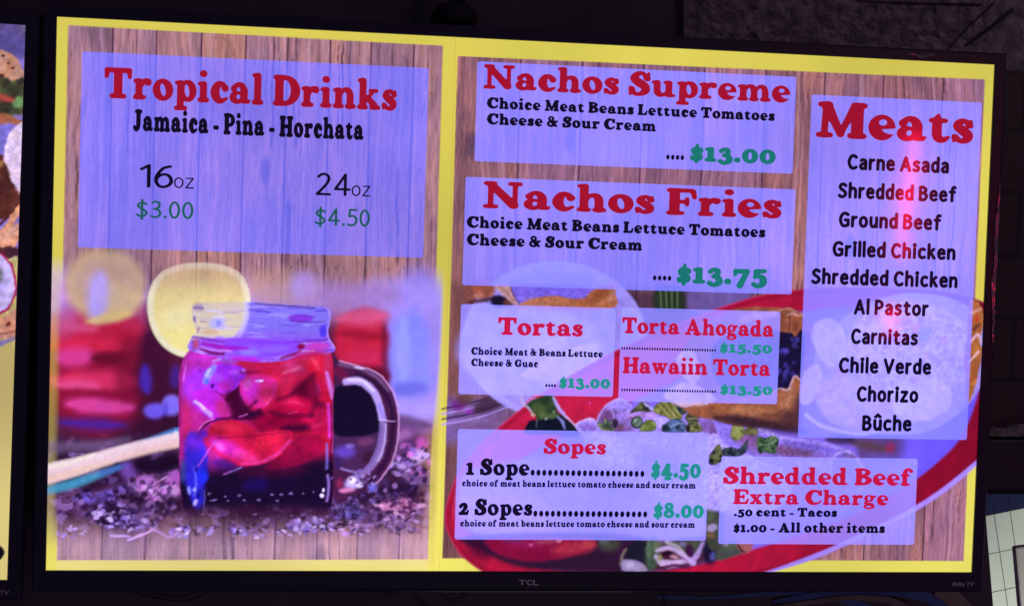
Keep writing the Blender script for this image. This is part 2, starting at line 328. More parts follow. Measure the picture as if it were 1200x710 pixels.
# plain sans lettering: centre lines of an even stroke
SANS = {
 'A': [[(0,0),(.23,.7)],[(.23,.7),(.46,0)],[(.09,.22),(.37,.22)]], 'V': [[(0,.7),(.22,0)],[(.22,0),(.44,.7)]],
 'B': [[(0,0),(0,.7)],'c(0,.7),(.19,.69),(.31,.55),(.2,.39),(0,.38)','c(0,.38),(.24,.36),(.36,.2),(.24,.01),(0,0)'],
 'C': ['c(.42,.62),(.30,.70),(.13,.64),(.03,.35),(.13,.06),(.30,0),(.43,.07)'],
 'G': ['c(.44,.63),(.31,.70),(.13,.64),(.03,.35),(.13,.05),(.30,0),(.46,.06)',[(.46,.06),(.46,.33)],[(.46,.33),(.30,.33)]],
 'P': [[(0,0),(0,.7)],'c(0,.7),(.22,.68),(.34,.51),(.22,.33),(0,.31)'], 'T': [[(0,.7),(.5,.7)],[(.25,.7),(.25,0)]], 'R': [[(0,0),(0,.7)],'c(0,.7),(.22,.68),(.32,.52),(.22,.36),(0,.34)',[(.18,.34),(.36,0)]],
 'S': ['c(.36,.63),(.25,.70),(.12,.68),(.05,.54),(.14,.41),(.28,.32),(.37,.18),(.28,.03),(.13,.0),(.02,.07)'],
 'L': [[(0,.7),(0,0)],[(0,0),(.38,0)]],
 'a': ['c(.05,.45),(.16,.5),(.28,.44),(.31,.3),(.31,0)','c(.31,.29),(.15,.27),(.02,.14),(.1,.0),(.22,.03),(.31,.13)'],
 'c': ['c(.30,.46),(.19,.5),(.06,.42),(.02,.25),(.06,.08),(.18,0),(.31,.04)'],
 'd': ['o(.17,.5),(.04,.4),(.02,.24),(.06,.06),(.17,0),(.29,.08),(.33,.25),(.29,.43)',[(.33,0),(.33,.76)]],
 'e': [[(.04,.27),(.33,.27)],'c(.33,.27),(.3,.43),(.18,.5),(.06,.42),(.02,.25),(.07,.07),(.2,0),(.33,.05)'],
 'f': ['c(.29,.74),(.19,.75),(.13,.62),(.13,.4)',[(.13,.4),(.13,0)],[(.02,.49),(.26,.49)]],
 'h': [[(0,0),(0,.76)],'c(0,.33),(.08,.46),(.19,.5),(.29,.42),(.31,.28)',[(.31,.28),(.31,0)]],
 'i': [[(0,0),(0,.5)],'d0,.70'], 'k': [[(0,0),(0,.76)],[(0,.24),(.26,.5)],[(.09,.33),(.30,0)]], 'l': [[(0,0),(0,.76)]],
 'n': [[(0,0),(0,.5)],'c(0,.33),(.08,.46),(.19,.5),(.29,.42),(.31,.28)',[(.31,.28),(.31,0)]],
 'o': ['o(.18,.5),(.05,.42),(.01,.25),(.05,.08),(.18,0),(.31,.08),(.35,.25),(.31,.42)'],
 'r': [[(0,0),(0,.5)],'c(0,.30),(.06,.45),(.19,.5)'], 's': ['c(.26,.46),(.15,.5),(.04,.44),(.06,.32),(.18,.25),(.27,.16),(.22,.03),(.1,0),(.01,.04)'],
 't': ['c(.1,.64),(.1,.3),(.1,.12),(.16,.01),(.26,.02)',[(0,.49),(.25,.49)]],
 'u': ['c(0,.5),(0,.2),(.05,.04),(.14,0),(.25,.07),(.31,.2)',[(.31,0),(.31,.5)]], 'z': [[(.02,.5),(.3,.5)],[(.3,.5),(0,0)],[(0,0),(.31,0)]],
 '\u00fb': ['c(0,.5),(0,.2),(.05,.04),(.14,0),(.25,.07),(.31,.2)',[(.31,0),(.31,.5)],[(.03,.70),(.155,.82)],[(.155,.82),(.28,.70)]],
 '0': ['o(.18,.7),(.06,.58),(.02,.35),(.06,.12),(.18,0),(.3,.12),(.34,.35),(.3,.58)'], '1': [[(0,.57),(.16,.7)],[(.16,.7),(.16,0)]],
 '2': ['c(.03,.60),(.1,.67),(.2,.7),(.31,.63),(.32,.48),(.22,.29),(0,0)',[(0,0),(.36,0)]],
 '3': ['c(.03,.65),(.14,.7),(.27,.65),(.29,.5),(.2,.39),(.1,.37)','c(.1,.37),(.25,.33),(.33,.2),(.26,.04),(.12,0),(0,.05)'],
 '4': [[(.28,.7),(0,.19)],[(0,.19),(.40,.19)],[(.28,.7),(.28,0)]], '5': [[(.31,.7),(.07,.7)],[(.07,.7),(.05,.4)],'c(.05,.4),(.18,.43),(.3,.35),(.33,.2),(.25,.04),(.1,0),(0,.04)'],
 '6': ['c(.33,.69),(.18,.62),(.06,.42),(.02,.22),(.08,.04),(.2,0),(.32,.08),(.36,.22),(.3,.38),(.19,.42),(.07,.34),(.02,.22)'],
 '$': ['c(.36,.57),(.25,.63),(.12,.61),(.05,.50),(.14,.39),(.28,.30),(.37,.18),(.28,.06),(.13,.03),(.02,.09)',[(.2,-.10),(.2,.76)]], '.': ['d.02,.02'],
}
def sans_field(ch, X, Y, r):
    D = np.full(X.shape, 1.0)
    for s in SANS[ch]:
        if isinstance(s, str) and s[0] == 'd':
            cx, cy = map(float, s[1:].split(',')); D = np.minimum(D, np.hypot(X-cx, Y-cy)-r*1.3); continue
        if isinstance(s, str):
            pts = [tuple(map(float, q.split(','))) for q in s[2:-1].split('),(')]
            P = catmull(pts, 6, s[0] == 'o')
            if s[0] == 'o': P.append(P[0])
        else: P = s
        for p, q in zip(P[:-1], P[1:]): D = np.minimum(D, d_seg(X, Y, (p[0], p[1], r), (q[0], q[1], r)))
    return D
def fill(loops):
    """triangles of closed loops: every outer loop with the holes that lie in it"""
    def area(L): return sum(a[0]*b[1]-b[0]*a[1] for a, b in zip(L, L[1:]+L[:1]))/2
    def within(p, L):
        s = False
        for a, b in zip(L, L[1:]+L[:1]):
            if (a[1] > p[1]) != (b[1] > p[1]) and p[0] < (b[0]-a[0])*(p[1]-a[1])/(b[1]-a[1])+a[0]: s = not s
        return s
    depth = [sum(within(L[0], M) for M in loops if M is not L) for L in loops]
    V, T = [], []
    for L, d in zip(loops, depth):
        if d % 2: continue
        grp = [L] + [H for H, e in zip(loops, depth) if e == d+1 and within(H[0], L)]
        k = len(V); V += [tuple(p) for M in grp for p in M]
        T += [tuple(i+k for i in t) for t in tessellate_polygon([[Vector((p[0], p[1], 0)) for p in M] for M in grp])]
    return V, T
# ================================================================ the wall and what is round the screens
def P2(px, py, y): 
    p = at(px, py, y); return (p[0], p[2])
YW = 0.10
wall = link('wall', prism([P2(*p, YW) for p in [(-700, -350), (1153, -350), (1153, 578), (1164, 712), (1180, 950), (-700, 950)]], YW, YW+.06), M_WALL)
wall['kind'] = 'structure'

st = thing('stucco_panel', 'rough grey stucco wall panel above the upper right corner of the menu screen', 'wall panel')
link('panel_face', prism([P2(*p, YW-.012) for p in [(797, -340), (1700, -340), (1700, 96), (1150, 82), (802, 66)]], YW-.012, YW-.002), M_STUCCO, st)
def groove(parent, pts, w, y, name='joint'):
    V = [Vector((at(*p, y)[0], 0, at(*p, y)[2])) for p in pts]; L = []; R_ = []
    for i, v in enumerate(V):
        t = (V[min(i+1, len(V)-1)]-V[max(i-1, 0)]).normalized(); nrm = Vector((-t.z, 0, t.x))*w*(.6+.8*((i*7) % 5)/5)
        L.append((v+nrm)); R_.append((v-nrm))
    return link(name, prism([(p.x, p.z) for p in L+R_[::-1]], y-.0015, y+.001), M_GROOVE, parent)
groove(st, [(1003, 1), (1060, 4), (1150, 6)], .0012, YW-.0125)
groove(st, [(1111, 58), (1136, 30), (1152, 16), (1166, 2)], .0011, YW-.0125)
groove(st, [(1131, 54), (1160, 33), (1176, 20), (1187, 11)], .0026, YW-.0125)

bp = thing('brick_pillar', 'dark brick pillar right of the menu screen', 'brick pillar')
link('brickwork', prism([P2(*p, YW-.008) for p in [(1150, 83), (1700, 98), (1700, 520), (1150, 512)]], YW-.008, YW+.3), M_BRICK, bp)
lg = link('ledge', prism([P2(*p, YW-.02) for p in [(1150, 506), (1165, 500), (1180, 503), (1192, 497), (1700, 500), (1700, 513), (1150, 511)]], YW-.02, YW-.0085), M_STUCCO, bp)
bm_ = thing('header_beam', 'plain black beam above the tiled kitchen opening', 'beam')
link('board', prism([P2(*p, YW-.015) for p in [(1150, 514.5), (1700, 516), (1700, 577), (1150, 577)]], YW-.015, YW+.3, .003), M_BEAM, bm_)
link('edge_strip', prism([P2(*p, YW-.018) for p in [(1150, 574), (1700, 574), (1700, 578.5), (1150, 578.5)]], YW-.018, YW-.0155), M_BACK, bm_)

# the tiled kitchen wall far behind the opening, leaning a little to the camera's level
YT = 2.0
c = at(1165, 602, YT)
tw = thing('tiled_wall', 'white tiled kitchen wall with a navy tile border, seen past the lower right corner', 'tiled wall', (c[0], YT, c[2]))
tw.rotation_euler = (0, math.radians(-11.5), 0)
def box(x0, x1, y0, y1, z0, z1, bevel=0):
    return prism([(x0, z0), (x1, z0), (x1, z1), (x0, z1)], y0, y1, bevel)
link('white_tiles', box(-.423, .611, 0, .04, -.963, 0), M_TILE, tw)
link('navy_tiles', box(-.423, .611, -.003, .04, 0.0005, .214), M_TILEBLUE, tw)
g0 = at(1190, 641, 1.2); g1 = at(1200, 710, 1.2)
gp = thing('steel_cabinet', 'grey steel cabinet edge in front of the white kitchen tiles', 'cabinet', (g0[0], 1.2, g0[2]))
gp.rotation_euler = (0, math.radians(-8), 0)
link('cabinet_body', box(0, .35, 0, .02, -.5, 0, .004), M_STEEL, gp)

# painted scrolls on the wall under the screen
mu = thing('wall_mural', 'faded blue and brown scroll mural painted on the dark wall under the menu screen', 'mural')
def ribbon(pts, name, mat, y, n=8):
    """painted band: pts (px, py, half width in survey px)"""
    C_ = catmull(pts, n); L = []; R_ = []
    for i, p in enumerate(C_):
        t = C_[min(i+1, len(C_)-1)][:2]-C_[max(i-1, 0)][:2]; t = t/max(np.hypot(*t), 1e-6); nn = np.array([-t[1], t[0]])*p[2]
        L.append(P2(*(p[:2]+nn), y)); R_.append(P2(*(p[:2]-nn), y))
    V = [(q[0], y, q[1]) for q in L+R_]; k = len(L)
    V += [(v[0], y+.0008, v[2]) for v in V]
    F = []
    for i in range(k-1):
        F += [(i, i+1, k+i+1, k+i), (i, 2*k+i, 2*k+i+1, i+1), (k+i, k+i+1, 3*k+i+1, 3*k+i)]
    return link(name, mesh_of(V, F), mat, mu)
ribbon([(770, 699, 2.5), (830, 700, 1.6), (880, 697, 2.5), (930, 693, 4), (970, 697, 5), (1000, 706, 4.5), (1030, 716, 3)], 'blue_scroll', M_BLUE, YW-.001)
ribbon([(905, 705, 2), (940, 700, 4), (985, 695, 4.5), (1040, 693.5, 4), (1080, 698, 6), (1104, 709, 7), (1112, 722, 5)], 'blue_scroll', M_BLUE, YW-.0025)
ribbon([(905, 712, 2), (960, 704, 3), (1000, 700, 3), (1040, 703, 4), (1062, 712, 5)], 'brown_scroll', M_BROWN, YW-.004)
ribbon([(1098, 690, 8), (1116, 700, 10), (1130, 716, 12)], 'brown_scroll', M_BROWN, YW-.0055)
ribbon([(450, 692, 4), (457, 695, 5), (466, 692, 3)], 'dark_scroll', M_DARKPAINT, YW-.001)
ribbon([(480, 690, 1.5), (487, 699, 2.5), (494, 707, 3.5), (500, 716, 4)], 'dark_scroll', M_DARKPAINT, YW-.001)
ribbon([(513, 692, 1.6), (522, 700, 2.2), (532, 704, 2.5), (542, 700, 2.2), (545, 690, 1.8)], 'dark_scroll', M_DARKPAINT, YW-.001)
ribbon([(524, 690, 1.4), (531, 696, 1.8), (537, 691, 1.4)], 'dark_scroll', M_DARKPAINT, YW-.0025)

# cables and the dark fixture
def cable(pts, r, y, label):
    me = tube([at(*p, y) for p in catmull(pts, 8)], r, 8)
    o = link('cable', me, M_CABLE, None, label); o['category'] = 'cable'; return o
cable([(140, 688), (165, 696), (190, 701.5), (212, 704), (228, 701), (242, 695), (258, 688)], .0011, YW-.006, 'thin black cable drooping under the left end of the menu screen')
cable([(774, 686), (776, 697), (779, 706), (781, 720), (783, 760)], .0014, YW-.006, 'black cable hanging straight down under the middle of the menu screen')
cable([(801, 686), (805, 694), (808, 697)], .0011, YW-.006, 'very short black cable end under the menu screen')
fx = thing('hanging_fixture', 'round black fixture on a stem above the middle of the menu screen', 'fixture', tuple(at(532, 22, YW-.05)))
bm = bmesh.new(); bmesh.ops.create_uvsphere(bm, u_segments=32, v_segments=16, radius=.05)
for v in bm.verts: v.co.z *= .42 if v.co.z > 0 else .3; v.co.x *= .62
link('shade', bm_mesh(bm, True), M_BACK, fx)
link('stem', tube([(.004, 0, .015), (.005, 0, .06), (.004, 0, .3)], [.011, .007, .007], 12), M_BACK, fx)
# ================================================================ the two screens
SW, SH = 1.2176, 0.6849
def ring_mesh(w, h, bt, bs, bb, d):
    """bezel: outer frame round an opening w x h, borders bt (top) bs (sides) bb (bottom); lip d in front of the display face"""
    bm = bmesh.new()
    def loop(x0, x1, z0, z1, y): return [bm.verts.new(p) for p in ((x0, y, z0), (x1, y, z0), (x1, y, z1), (x0, y, z1))]
    e = .0025
    L = [loop(-w/2, w/2, -h/2, h/2, .004), loop(-w/2, w/2, -h/2, h/2, -d+.001), loop(-w/2-.001, w/2+.001, -h/2-.001, h/2+.001, -d),
         loop(-w/2-bs+e, w/2+bs-e, -h/2-bb+e, h/2+bt-e, -d), loop(-w/2-bs, w/2+bs, -h/2-bb, h/2+bt, -d+e), loop(-w/2-bs, w/2+bs, -h/2-bb, h/2+bt, .018)]
    for a, b in zip(L[:-1], L[1:]):
        for i in range(4): bm.faces.new((a[i], a[(i+1) % 4], b[(i+1) % 4], b[i]))
    bmesh.ops.recalc_face_normals(bm, faces=bm.faces[:])
    return bm_mesh(bm)
def television(label, loc, roty=0.0):
    t = thing('menu_television', label, 'television', loc, 'wall mounted menu screens'); t.rotation_euler = (0, roty, 0)
    bz = link('bezel', ring_mesh(SW, SH, .0155, .0165, .0265, .004), M_PLASTIC, t)
    link('bezel_lip', box(-SW/2-.0165+.004, SW/2+.0165-.004, -.0052, -.0042, -SH/2-.0262, -SH/2-.0228, .0004), M_GLOSSY, bz)
    link('back_housing', box(-SW/2-.006, SW/2+.006, .0185, .045, -SH/2-.015, SH/2+.006, .006), M_BACK, t)
    link('wall_mount', box(-.22, .22, .0455, YW-.0005, -.2, .2, .004), M_BACK, t)
    sc = link('screen', box(-SW/2-.003, SW/2+.003, .001, .004, -SH/2-.003, SH/2+.003), display_material('unlit_display', (24, 16, 40)), t)
    return t, sc, bz
tv, screen, bezel = television('large black menu television showing tropical drinks, nachos and meats lists', (0, 0, CZ))
lc = (at(30.3, 30.5) + at(8.8, 678.3))/2
ltop, lbot = at(30.3, 30.5), at(8.8, 678.3)
LROT = math.atan2(ltop[0]-lbot[0], ltop[2]-lbot[2])
lx = lc - np.array([math.cos(LROT), 0, -math.sin(LROT)])*SW/2
tv2, screen2, bezel2 = television('black menu television cut off at the left edge, showing food on yellow', (lx[0], 0, lx[2]), LROT)

_sglyph = {}
def sans(name, s, xl, yl, xr, yr, cap, mat, parent, layer, r=.035, shear=0.0, origin=(0, 0, CZ), label=None, y=None):
    """even stroke lettering between the measured ends of its base line; cap is the measured capital height"""
    V, F, x = [], [], 0.0
    for ch in s:
        if ch == ' ': x += .22; continue
        if (ch, r) not in _sglyph:
            h = .0125; x0, y0 = -.15, -.30
            Xg, Yg = np.meshgrid(np.arange(x0, .75, h), np.arange(y0, 1.0, h))
            loops = contours(sans_field(ch, Xg, Yg, r), x0, y0, h)
            P, tris = fill(loops)
            P = [(p[0], p[1]+r) for p in P]; mn = min(p[0] for p in P); wd = max(p[0] for p in P)-mn
            _sglyph[(ch, r)] = ([(p[0]-mn, p[1]) for p in P], [tuple(t) for t in tris], wd)
        v, f, wd = _sglyph[(ch, r)]; k = len(V)
        V += [(x+p[0], p[1]) for p in v]; F += [tuple(i+k for i in t) for t in f]; x += wd+(.055 if r > .05 else .075)
    w = max(p[0] for p in V)
    a, b, t = at(xl, yl), at(xr, yr), at(xl, yl-cap)
    zb = (a[2]+b[2])/2; hz = (t[2]-a[2])/(.7+2*r); sx = (b[0]-a[0])/w; yy = -layer if y is None else y
    return link(name, mesh_of([(a[0]+p[0]*sx+shear*p[1]*hz-origin[0], yy, zb+p[1]*hz-origin[2]) for p in V], F), mat, parent, label)
sans('brand_lettering', 'TCL', 607, 684.3, 631, 684.5, 6.4, M_LOGO, bezel, 0, .075, y=-.0043)
sans('series_lettering', 'Roku TV', 1114.3, 685.2, 1139, 685.4, 4.6, M_LOGO, bezel, 0, .06, .2, y=-.0043)
# the same print on the left screen sits at the same place of its own bezel
r = link('series_lettering', bpy.data.objects['series_lettering'].data, None, bezel2)
# ================================================================ the pictures on the displays, painted as coloured meshes of the display face
def _hash(i, j, seed):
    n = (i.astype(np.int64)*374761393 + j.astype(np.int64)*668265263 + seed*1442695041) & 0x7fffffff
    n = ((n ^ (n >> 13))*1274126177) & 0x7fffffff
    return ((n ^ (n >> 16)) & 0xffff)/65535.0
def noise(x, y, seed=0):
    i = np.floor(x); j = np.floor(y); fx_ = x-i; fy = y-j
    fx_ = fx_*fx_*(3-2*fx_); fy = fy*fy*(3-2*fy)
    a = _hash(i, j, seed); b = _hash(i+1, j, seed); c_ = _hash(i, j+1, seed); d = _hash(i+1, j+1, seed)
    return (a*(1-fx_)+b*fx_)*(1-fy) + (c_*(1-fx_)+d*fx_)*fy
def fbm(x, y, sc, octv=4, seed=0):
    s = 0; amp = 1; tot = 0
    for o in range(octv):
        s = s + amp*noise(x/sc+17.3*o, y/sc+5.1*o, seed+o*31); tot += amp; amp *= .55; sc = sc/2.03
    return s/tot
def cells(x, y, sc, seed=0):
    """distance to the nearest scattered point, and a random number of that point"""
    x = x/sc; y = y/sc; i = np.floor(x); j = np.floor(y); best = np.full(x.shape, 9.0); rid = np.zeros(x.shape)
    for di in (-1, 0, 1):
        for dj in (-1, 0, 1):
            a, b = i+di, j+dj
            d = np.hypot(a+_hash(a, b, seed)-x, b+_hash(a, b, seed+7)-y); k = d < best
            best = np.where(k, d, best); rid = np.where(k, _hash(a, b, seed+13), rid)
    return best, rid
def step(a, b, x):
    t = np.clip((x-a)/(b-a), 0, 1); return t*t*(3-2*t)
def inside(d, soft): return 1-step(-soft, soft, d)
def mix(a, b, t):
    a = np.asarray(a, float); b = np.asarray(b, float)
    return a + (b-a)*t[..., None]

class Picture:
    def __init__(self, x0, y0, x1, y1, spacing=1.1, rect=None, y=0.0):
        """grid of the display face that covers a measured box; rect gives plane bounds (x0, x1, z0, z1) instead"""
        if rect is None:
            q = [at(*p) for p in ((x0, y0), (x1, y0), (x1, y1), (x0, y1))]
            rect = (min(p[0] for p in q), max(p[0] for p in q), min(p[2] for p in q)-CZ, max(p[2] for p in q)-CZ)
        rect = (max(rect[0], -SW/2), min(rect[1], SW/2), max(rect[2], -SH/2), min(rect[3], SH/2))
        h = spacing*.0011
        self.nx = int((rect[1]-rect[0])/h)+2; self.ny = int((rect[3]-rect[2])/h)+2
        xs = np.linspace(rect[0], rect[1], self.nx); zs = np.linspace(rect[2], rect[3], self.ny)
        self.x, self.z = np.meshgrid(xs, zs)
        self.X, self.Y = survey(self.x, self.z+CZ)
        self.u = self.x*905; self.v = -self.z*905
        self.rgb = np.zeros(self.x.shape+(3,)); self.a = np.zeros(self.x.shape)
    def over(self, col, m):
        col = np.broadcast_to(np.asarray(col, float), self.rgb.shape)
        na = m + self.a*(1-m)
        w = np.where(na > 1e-6, m/np.maximum(na, 1e-6), 0)[..., None]
        self.rgb = self.rgb*(1-w) + col*w; self.a = na
    def tint(self, f, m): self.rgb = self.rgb*(1 + (np.asarray(f, float)-1)*m[..., None])
    def poly(self, pts, col, soft=1.0, m=1.0, curve=True, warp=0, seed=3, wsc=12):
        X, Y = self.X, self.Y
        if curve: pts = [tuple(p) for p in catmull(pts, 5, True)]
        xs = [p[0] for p in pts]; ys = [p[1] for p in pts]; pad = soft+warp+3
        k = (X > min(xs)-pad) & (X < max(xs)+pad) & (Y > min(ys)-pad) & (Y < max(ys)+pad)
        if not k.any(): return np.full(X.shape, 99.0)
        d = np.full(X.shape, 99.0); xx, yy = X[k], Y[k]
        if warp:
            xx = xx + (fbm(X[k], Y[k], wsc, 3, seed)-.5)*2*warp; yy = yy + (fbm(X[k]+99, Y[k], wsc, 3, seed+1)-.5)*2*warp
        d[k] = d_poly(xx, yy, pts)
        if col is not None: self.over(col, inside(d, soft)*m)
        return d
    def ell(self, cx, cy, rx, ry, col, soft=1.0, m=1.0, rot=0):
        d = d_ell(self.X, self.Y, cx, cy, rx, ry, rot)
        if col is not None: self.over(col, inside(d, soft)*m)
        return d
    def line(self, pts, col, m=1.0, soft=1.0):
        """stroke with points (px, py, half width)"""
        X, Y = self.X, self.Y; C_ = catmull(pts, 6) if len(pts) > 2 else [np.array(p, float) for p in pts]
        pad = max(p[2] for p in C_)+soft+2
        k = (X > min(p[0] for p in C_)-pad) & (X < max(p[0] for p in C_)+pad) & (Y > min(p[1] for p in C_)-pad) & (Y < max(p[1] for p in C_)+pad)
        d = np.full(X.shape, 99.0); xx, yy = X[k], Y[k]; dd = np.full(xx.shape, 99.0)
        for p, q in zip(C_[:-1], C_[1:]): dd = np.minimum(dd, d_seg(xx, yy, p, q))
        d[k] = dd
        if col is not None: self.over(col, inside(d, soft)*m)
        return d
    def warp(self, amt, sc, seed):
        self.X, self.Y = self.X+(fbm(self.X, self.Y, sc, 3, seed)-.5)*2*amt, self.Y+(fbm(self.X+71, self.Y+13, sc, 3, seed+1)-.5)*2*amt
        return self.X, self.Y
    def grain(self, amt, sc, seed, hue=0.0):
        f = 1+amt*2*(fbm(self.x*905, self.z*905, sc, 3, seed)-.5)
        self.rgb = self.rgb*f[..., None]
        if hue: self.rgb = self.rgb*(1+hue*2*(fbm(self.x*905+50, self.z*905, sc*1.7, 2, seed+5)-.5)[..., None]*np.array([1., .3, -1.]))
    def build(self, name, mat, parent, layer, label=None, cut=True, tone=(1, 1, 1)):
        self.rgb = self.rgb*np.array(tone, float)
        nx, ny = self.nx, self.ny
        co = np.stack([self.x, np.full(self.x.shape, -layer), self.z], -1).reshape(-1, 3)
        rgba = np.concatenate([lin(np.clip(self.rgb, 0, 255)), np.clip(self.a, 0, 1)[..., None]], -1).reshape(-1, 4)
        idx = np.arange(nx*ny).reshape(ny, nx)
        F = np.stack([idx[:-1, :-1], idx[:-1, 1:], idx[1:, 1:], idx[1:, :-1]], -1).reshape(-1, 4)
        if cut:
            F = F[(rgba[F, 3].max(1) > .012)]
            used = np.unique(F); remap = np.zeros(nx*ny, np.int64); remap[used] = np.arange(len(used))
            F = remap[F]; co = co[used]; rgba = rgba[used]
        me = bpy.data.meshes.new('mesh')
        me.vertices.add(len(co)); me.vertices.foreach_set('co', co.astype(np.float32).ravel())
        me.loops.add(F.size); me.loops.foreach_set('vertex_index', F.astype(np.int32).ravel())
        me.polygons.add(len(F)); me.polygons.foreach_set('loop_start', np.arange(0, F.size, 4, dtype=np.int32))
        try: me.polygons.foreach_set('loop_total', np.full(len(F), 4, dtype=np.int32))
        except Exception: pass
        ca = me.color_attributes.new('picture', 'FLOAT_COLOR', 'POINT')
        ca.data.foreach_set('color', rgba.astype(np.float32).ravel())
        me.update(); me.validate()
        return link(name, me, mat, parent, label)

def paint(p, items, mask=None):
    """('e', cx, cy, rx, ry, rot, soft, m, col) | ('p', pts, soft, m, col) | ('l', pts, soft, m, col)"""
    for it in items:
        if it[0] == 'e': d = d_ell(p.X, p.Y, *it[1:6]); soft, m, col = it[6:]; soft *= 1.3
        elif it[0] == 'p': d = p.poly(it[1], None, it[2]); soft, m, col = it[2:]
        else: d = p.line(it[1], None, 1, it[2]); soft, m, col = it[2:]; soft *= 1.25; m *= .85
        k = inside(d, soft)*m
        p.over(col, k if mask is None else k*mask)
def petals(p, n, seed, area, cols, size=(3, 8), wid=(.6, 1.8), dark=.0):
    """little curled bits scattered in an elliptical area (cx, cy, rx, ry)"""
    q = np.random.RandomState(seed); cx, cy, rx, ry = area
    for k in range(n):
        r_ = math.sqrt(q.rand()); a = q.rand()*6.283; x, y = cx+rx*r_*math.cos(a), cy+ry*r_*math.sin(a)
        L = (size[0]+(size[1]-size[0])*q.rand())*.72; t = (q.rand()-.5)*2.4; b = (q.rand()-.5)*L*.9; w = (wid[0]+(wid[1]-wid[0])*q.rand())*1.3
        c_ = np.array(cols[q.randint(len(cols))], float)*(.8+.35*q.rand()); m_ = .55+.45*q.rand()
        dx, dy = math.cos(t)*L/2, math.sin(t)*L/2*.7
        if q.rand() < dark: c_ = np.array((34, 14, 46.))
        p.line([(x-dx, y-dy, w*.7), (x-dy*.5*np.sign(b), y+abs(b)*.5-1, w*1.15), (x+dx, y+dy, w*.6)], c_, m_*.85, 1.25)
M_PIC = display_material('lit_picture')
M_PICA = display_material('lit_picture_soft', None, .5)
LAYER = .00025

def boards(p, seams, seed, base, warm):
    """weathered boards: seams at the given u, grain along v"""
    u, v = p.u, p.v
    idx = np.zeros(u.shape, int)
    for s in seams: idx += u > s
    r1 = _hash(idx, idx*0+3, seed); r2 = _hash(idx, idx*0+9, seed)
    wob = u + 2.5*(fbm(u, v, 60, 3, seed+5)-.5)*4
    grain = fbm(wob/1.0+idx*37, v*.035, 3.2, 3, seed+11)
    fine = noise((u+idx*11)/1.15, v/9, seed+23)
    blot = fbm(u+idx*50, v*.35, 26, 4, seed+31)
    hair = noise((u+idx*5)*1.7, v/16, seed+61)
    t = .52*grain+.24*fine+.16*hair+.45*blot-.16
    col = mix(base, warm, np.clip(r2*.7+(blot-.5)*1.2, 0, 1))
    col = col*(.58+.74*t[..., None]+.14*(r1-.5)[..., None])
    crack = step(.66, .76, fbm(wob*1.6+idx*71, v*.011, 2.6, 2, seed+41))*step(.50, .66, fbm(u, v*.5, 34, 3, seed+43))
    col = mix(col, (60, 30, 60), crack*.6)
    pale = step(.60, .74, fbm(wob+idx*17, v*.012, 4, 2, seed+47)); col = mix(col, (214, 166, 200), pale*.28)
    speck = step(.78, .86, noise(u/1.6, v/5, seed+83))*step(.5, .7, fbm(u, v, 30, 2, seed+85)); col = mix(col, (50, 22, 46), speck*.2)
    for k in range(7):                                            # knots
        cu = u.min()+(u.max()-u.min())*float(_hash(np.array(k), np.array(1), seed+3)); cv = v.min()+(v.max()-v.min())*float(_hash(np.array(k), np.array(2), seed+3))
        d = np.hypot((u-cu)/5.5, (v-cv)/15)
        col = mix(col, (70, 48, 80), inside(d-1, .35)*.6); col = mix(col, (112, 78, 104), inside(np.abs(d-.62)-.12, .16)*.6)
    for s in seams: col = mix(col, (58, 26, 52), inside(np.abs(u-s)-.75, .8)*.95)
    return col
SEAM1 = [at(x, 62)[0]*905 for x in (132, 183, 236, 288, 337, 387, 435, 485)]
SEAM2 = [at(x, 85)[0]*905 for x in (610, 682, 754, 826, 898, 967, 1036, 1106)]
XM = at(524.5, 350)[0]
YEL = (214, 200, 84)
def page(rect, q, seams, seed, base, warm):
    p = Picture(0, 0, 0, 0, 1.1, rect)
    yel = np.broadcast_to(np.array(YEL, float), p.rgb.shape)*(1+.03*(fbm(p.u, p.v, 300, 2, 5)-.5))[..., None]
    yel = mix(yel, (232, 222, 104), step(420, 690, p.Y)*.8)
    p.over(yel, np.ones(p.a.shape))
    d = d_poly(p.X, p.Y, q)
    p.over(boards(p, seams, seed, base, warm), inside(d, .6))
    return p

# ---------------------------------------------------------------- left page
L1 = page((-SW/2, XM-.00008, -SH/2, SH/2), [(80, 30), (519, 54), (501, 655), (66.5, 656)], SEAM1, 5, (154, 112, 142), (184, 126, 116))
L1.over((240, 206, 246), inside(np.abs(L1.Y-640)-26, 34)*.36*inside(-(L1.X-66), 2)*inside(L1.X-502, 2))
L1.build('wood_page_picture', M_PIC, screen, LAYER*1, cut=False)

B = Picture(50, 295, 517, 660, 1.1)
X0, Y0 = B.X, B.Y
X, Y = B.warp(3.5, 34, 61)
fade = step(318, 392, Y)*(1-step(592, 654, Y + 26*(fbm(X, Y, 40, 3, 2)-.5)))
edge = 1-.35*(1-step(64, 74, X0+(Y0-350)*.02)); edge = edge*(1-.62*step(505, 510, X0+(Y0-500)*.1))*(1-step(510, 517, X0+(Y0-500)*.03))
base = mix((98, 26, 58), (52, 12, 40), step(380, 500, Y)*inside(np.abs(X-190)-60, 60))
base = mix(base, (150, 128, 226), step(450, 464, X)*inside(Y-486, 30))
base = mix(base, (176, 150, 232), step(318, 330, Y)*inside(Y-372, 26)*.8)
base = mix(base, (66, 36, 62), step(500, 530, Y))
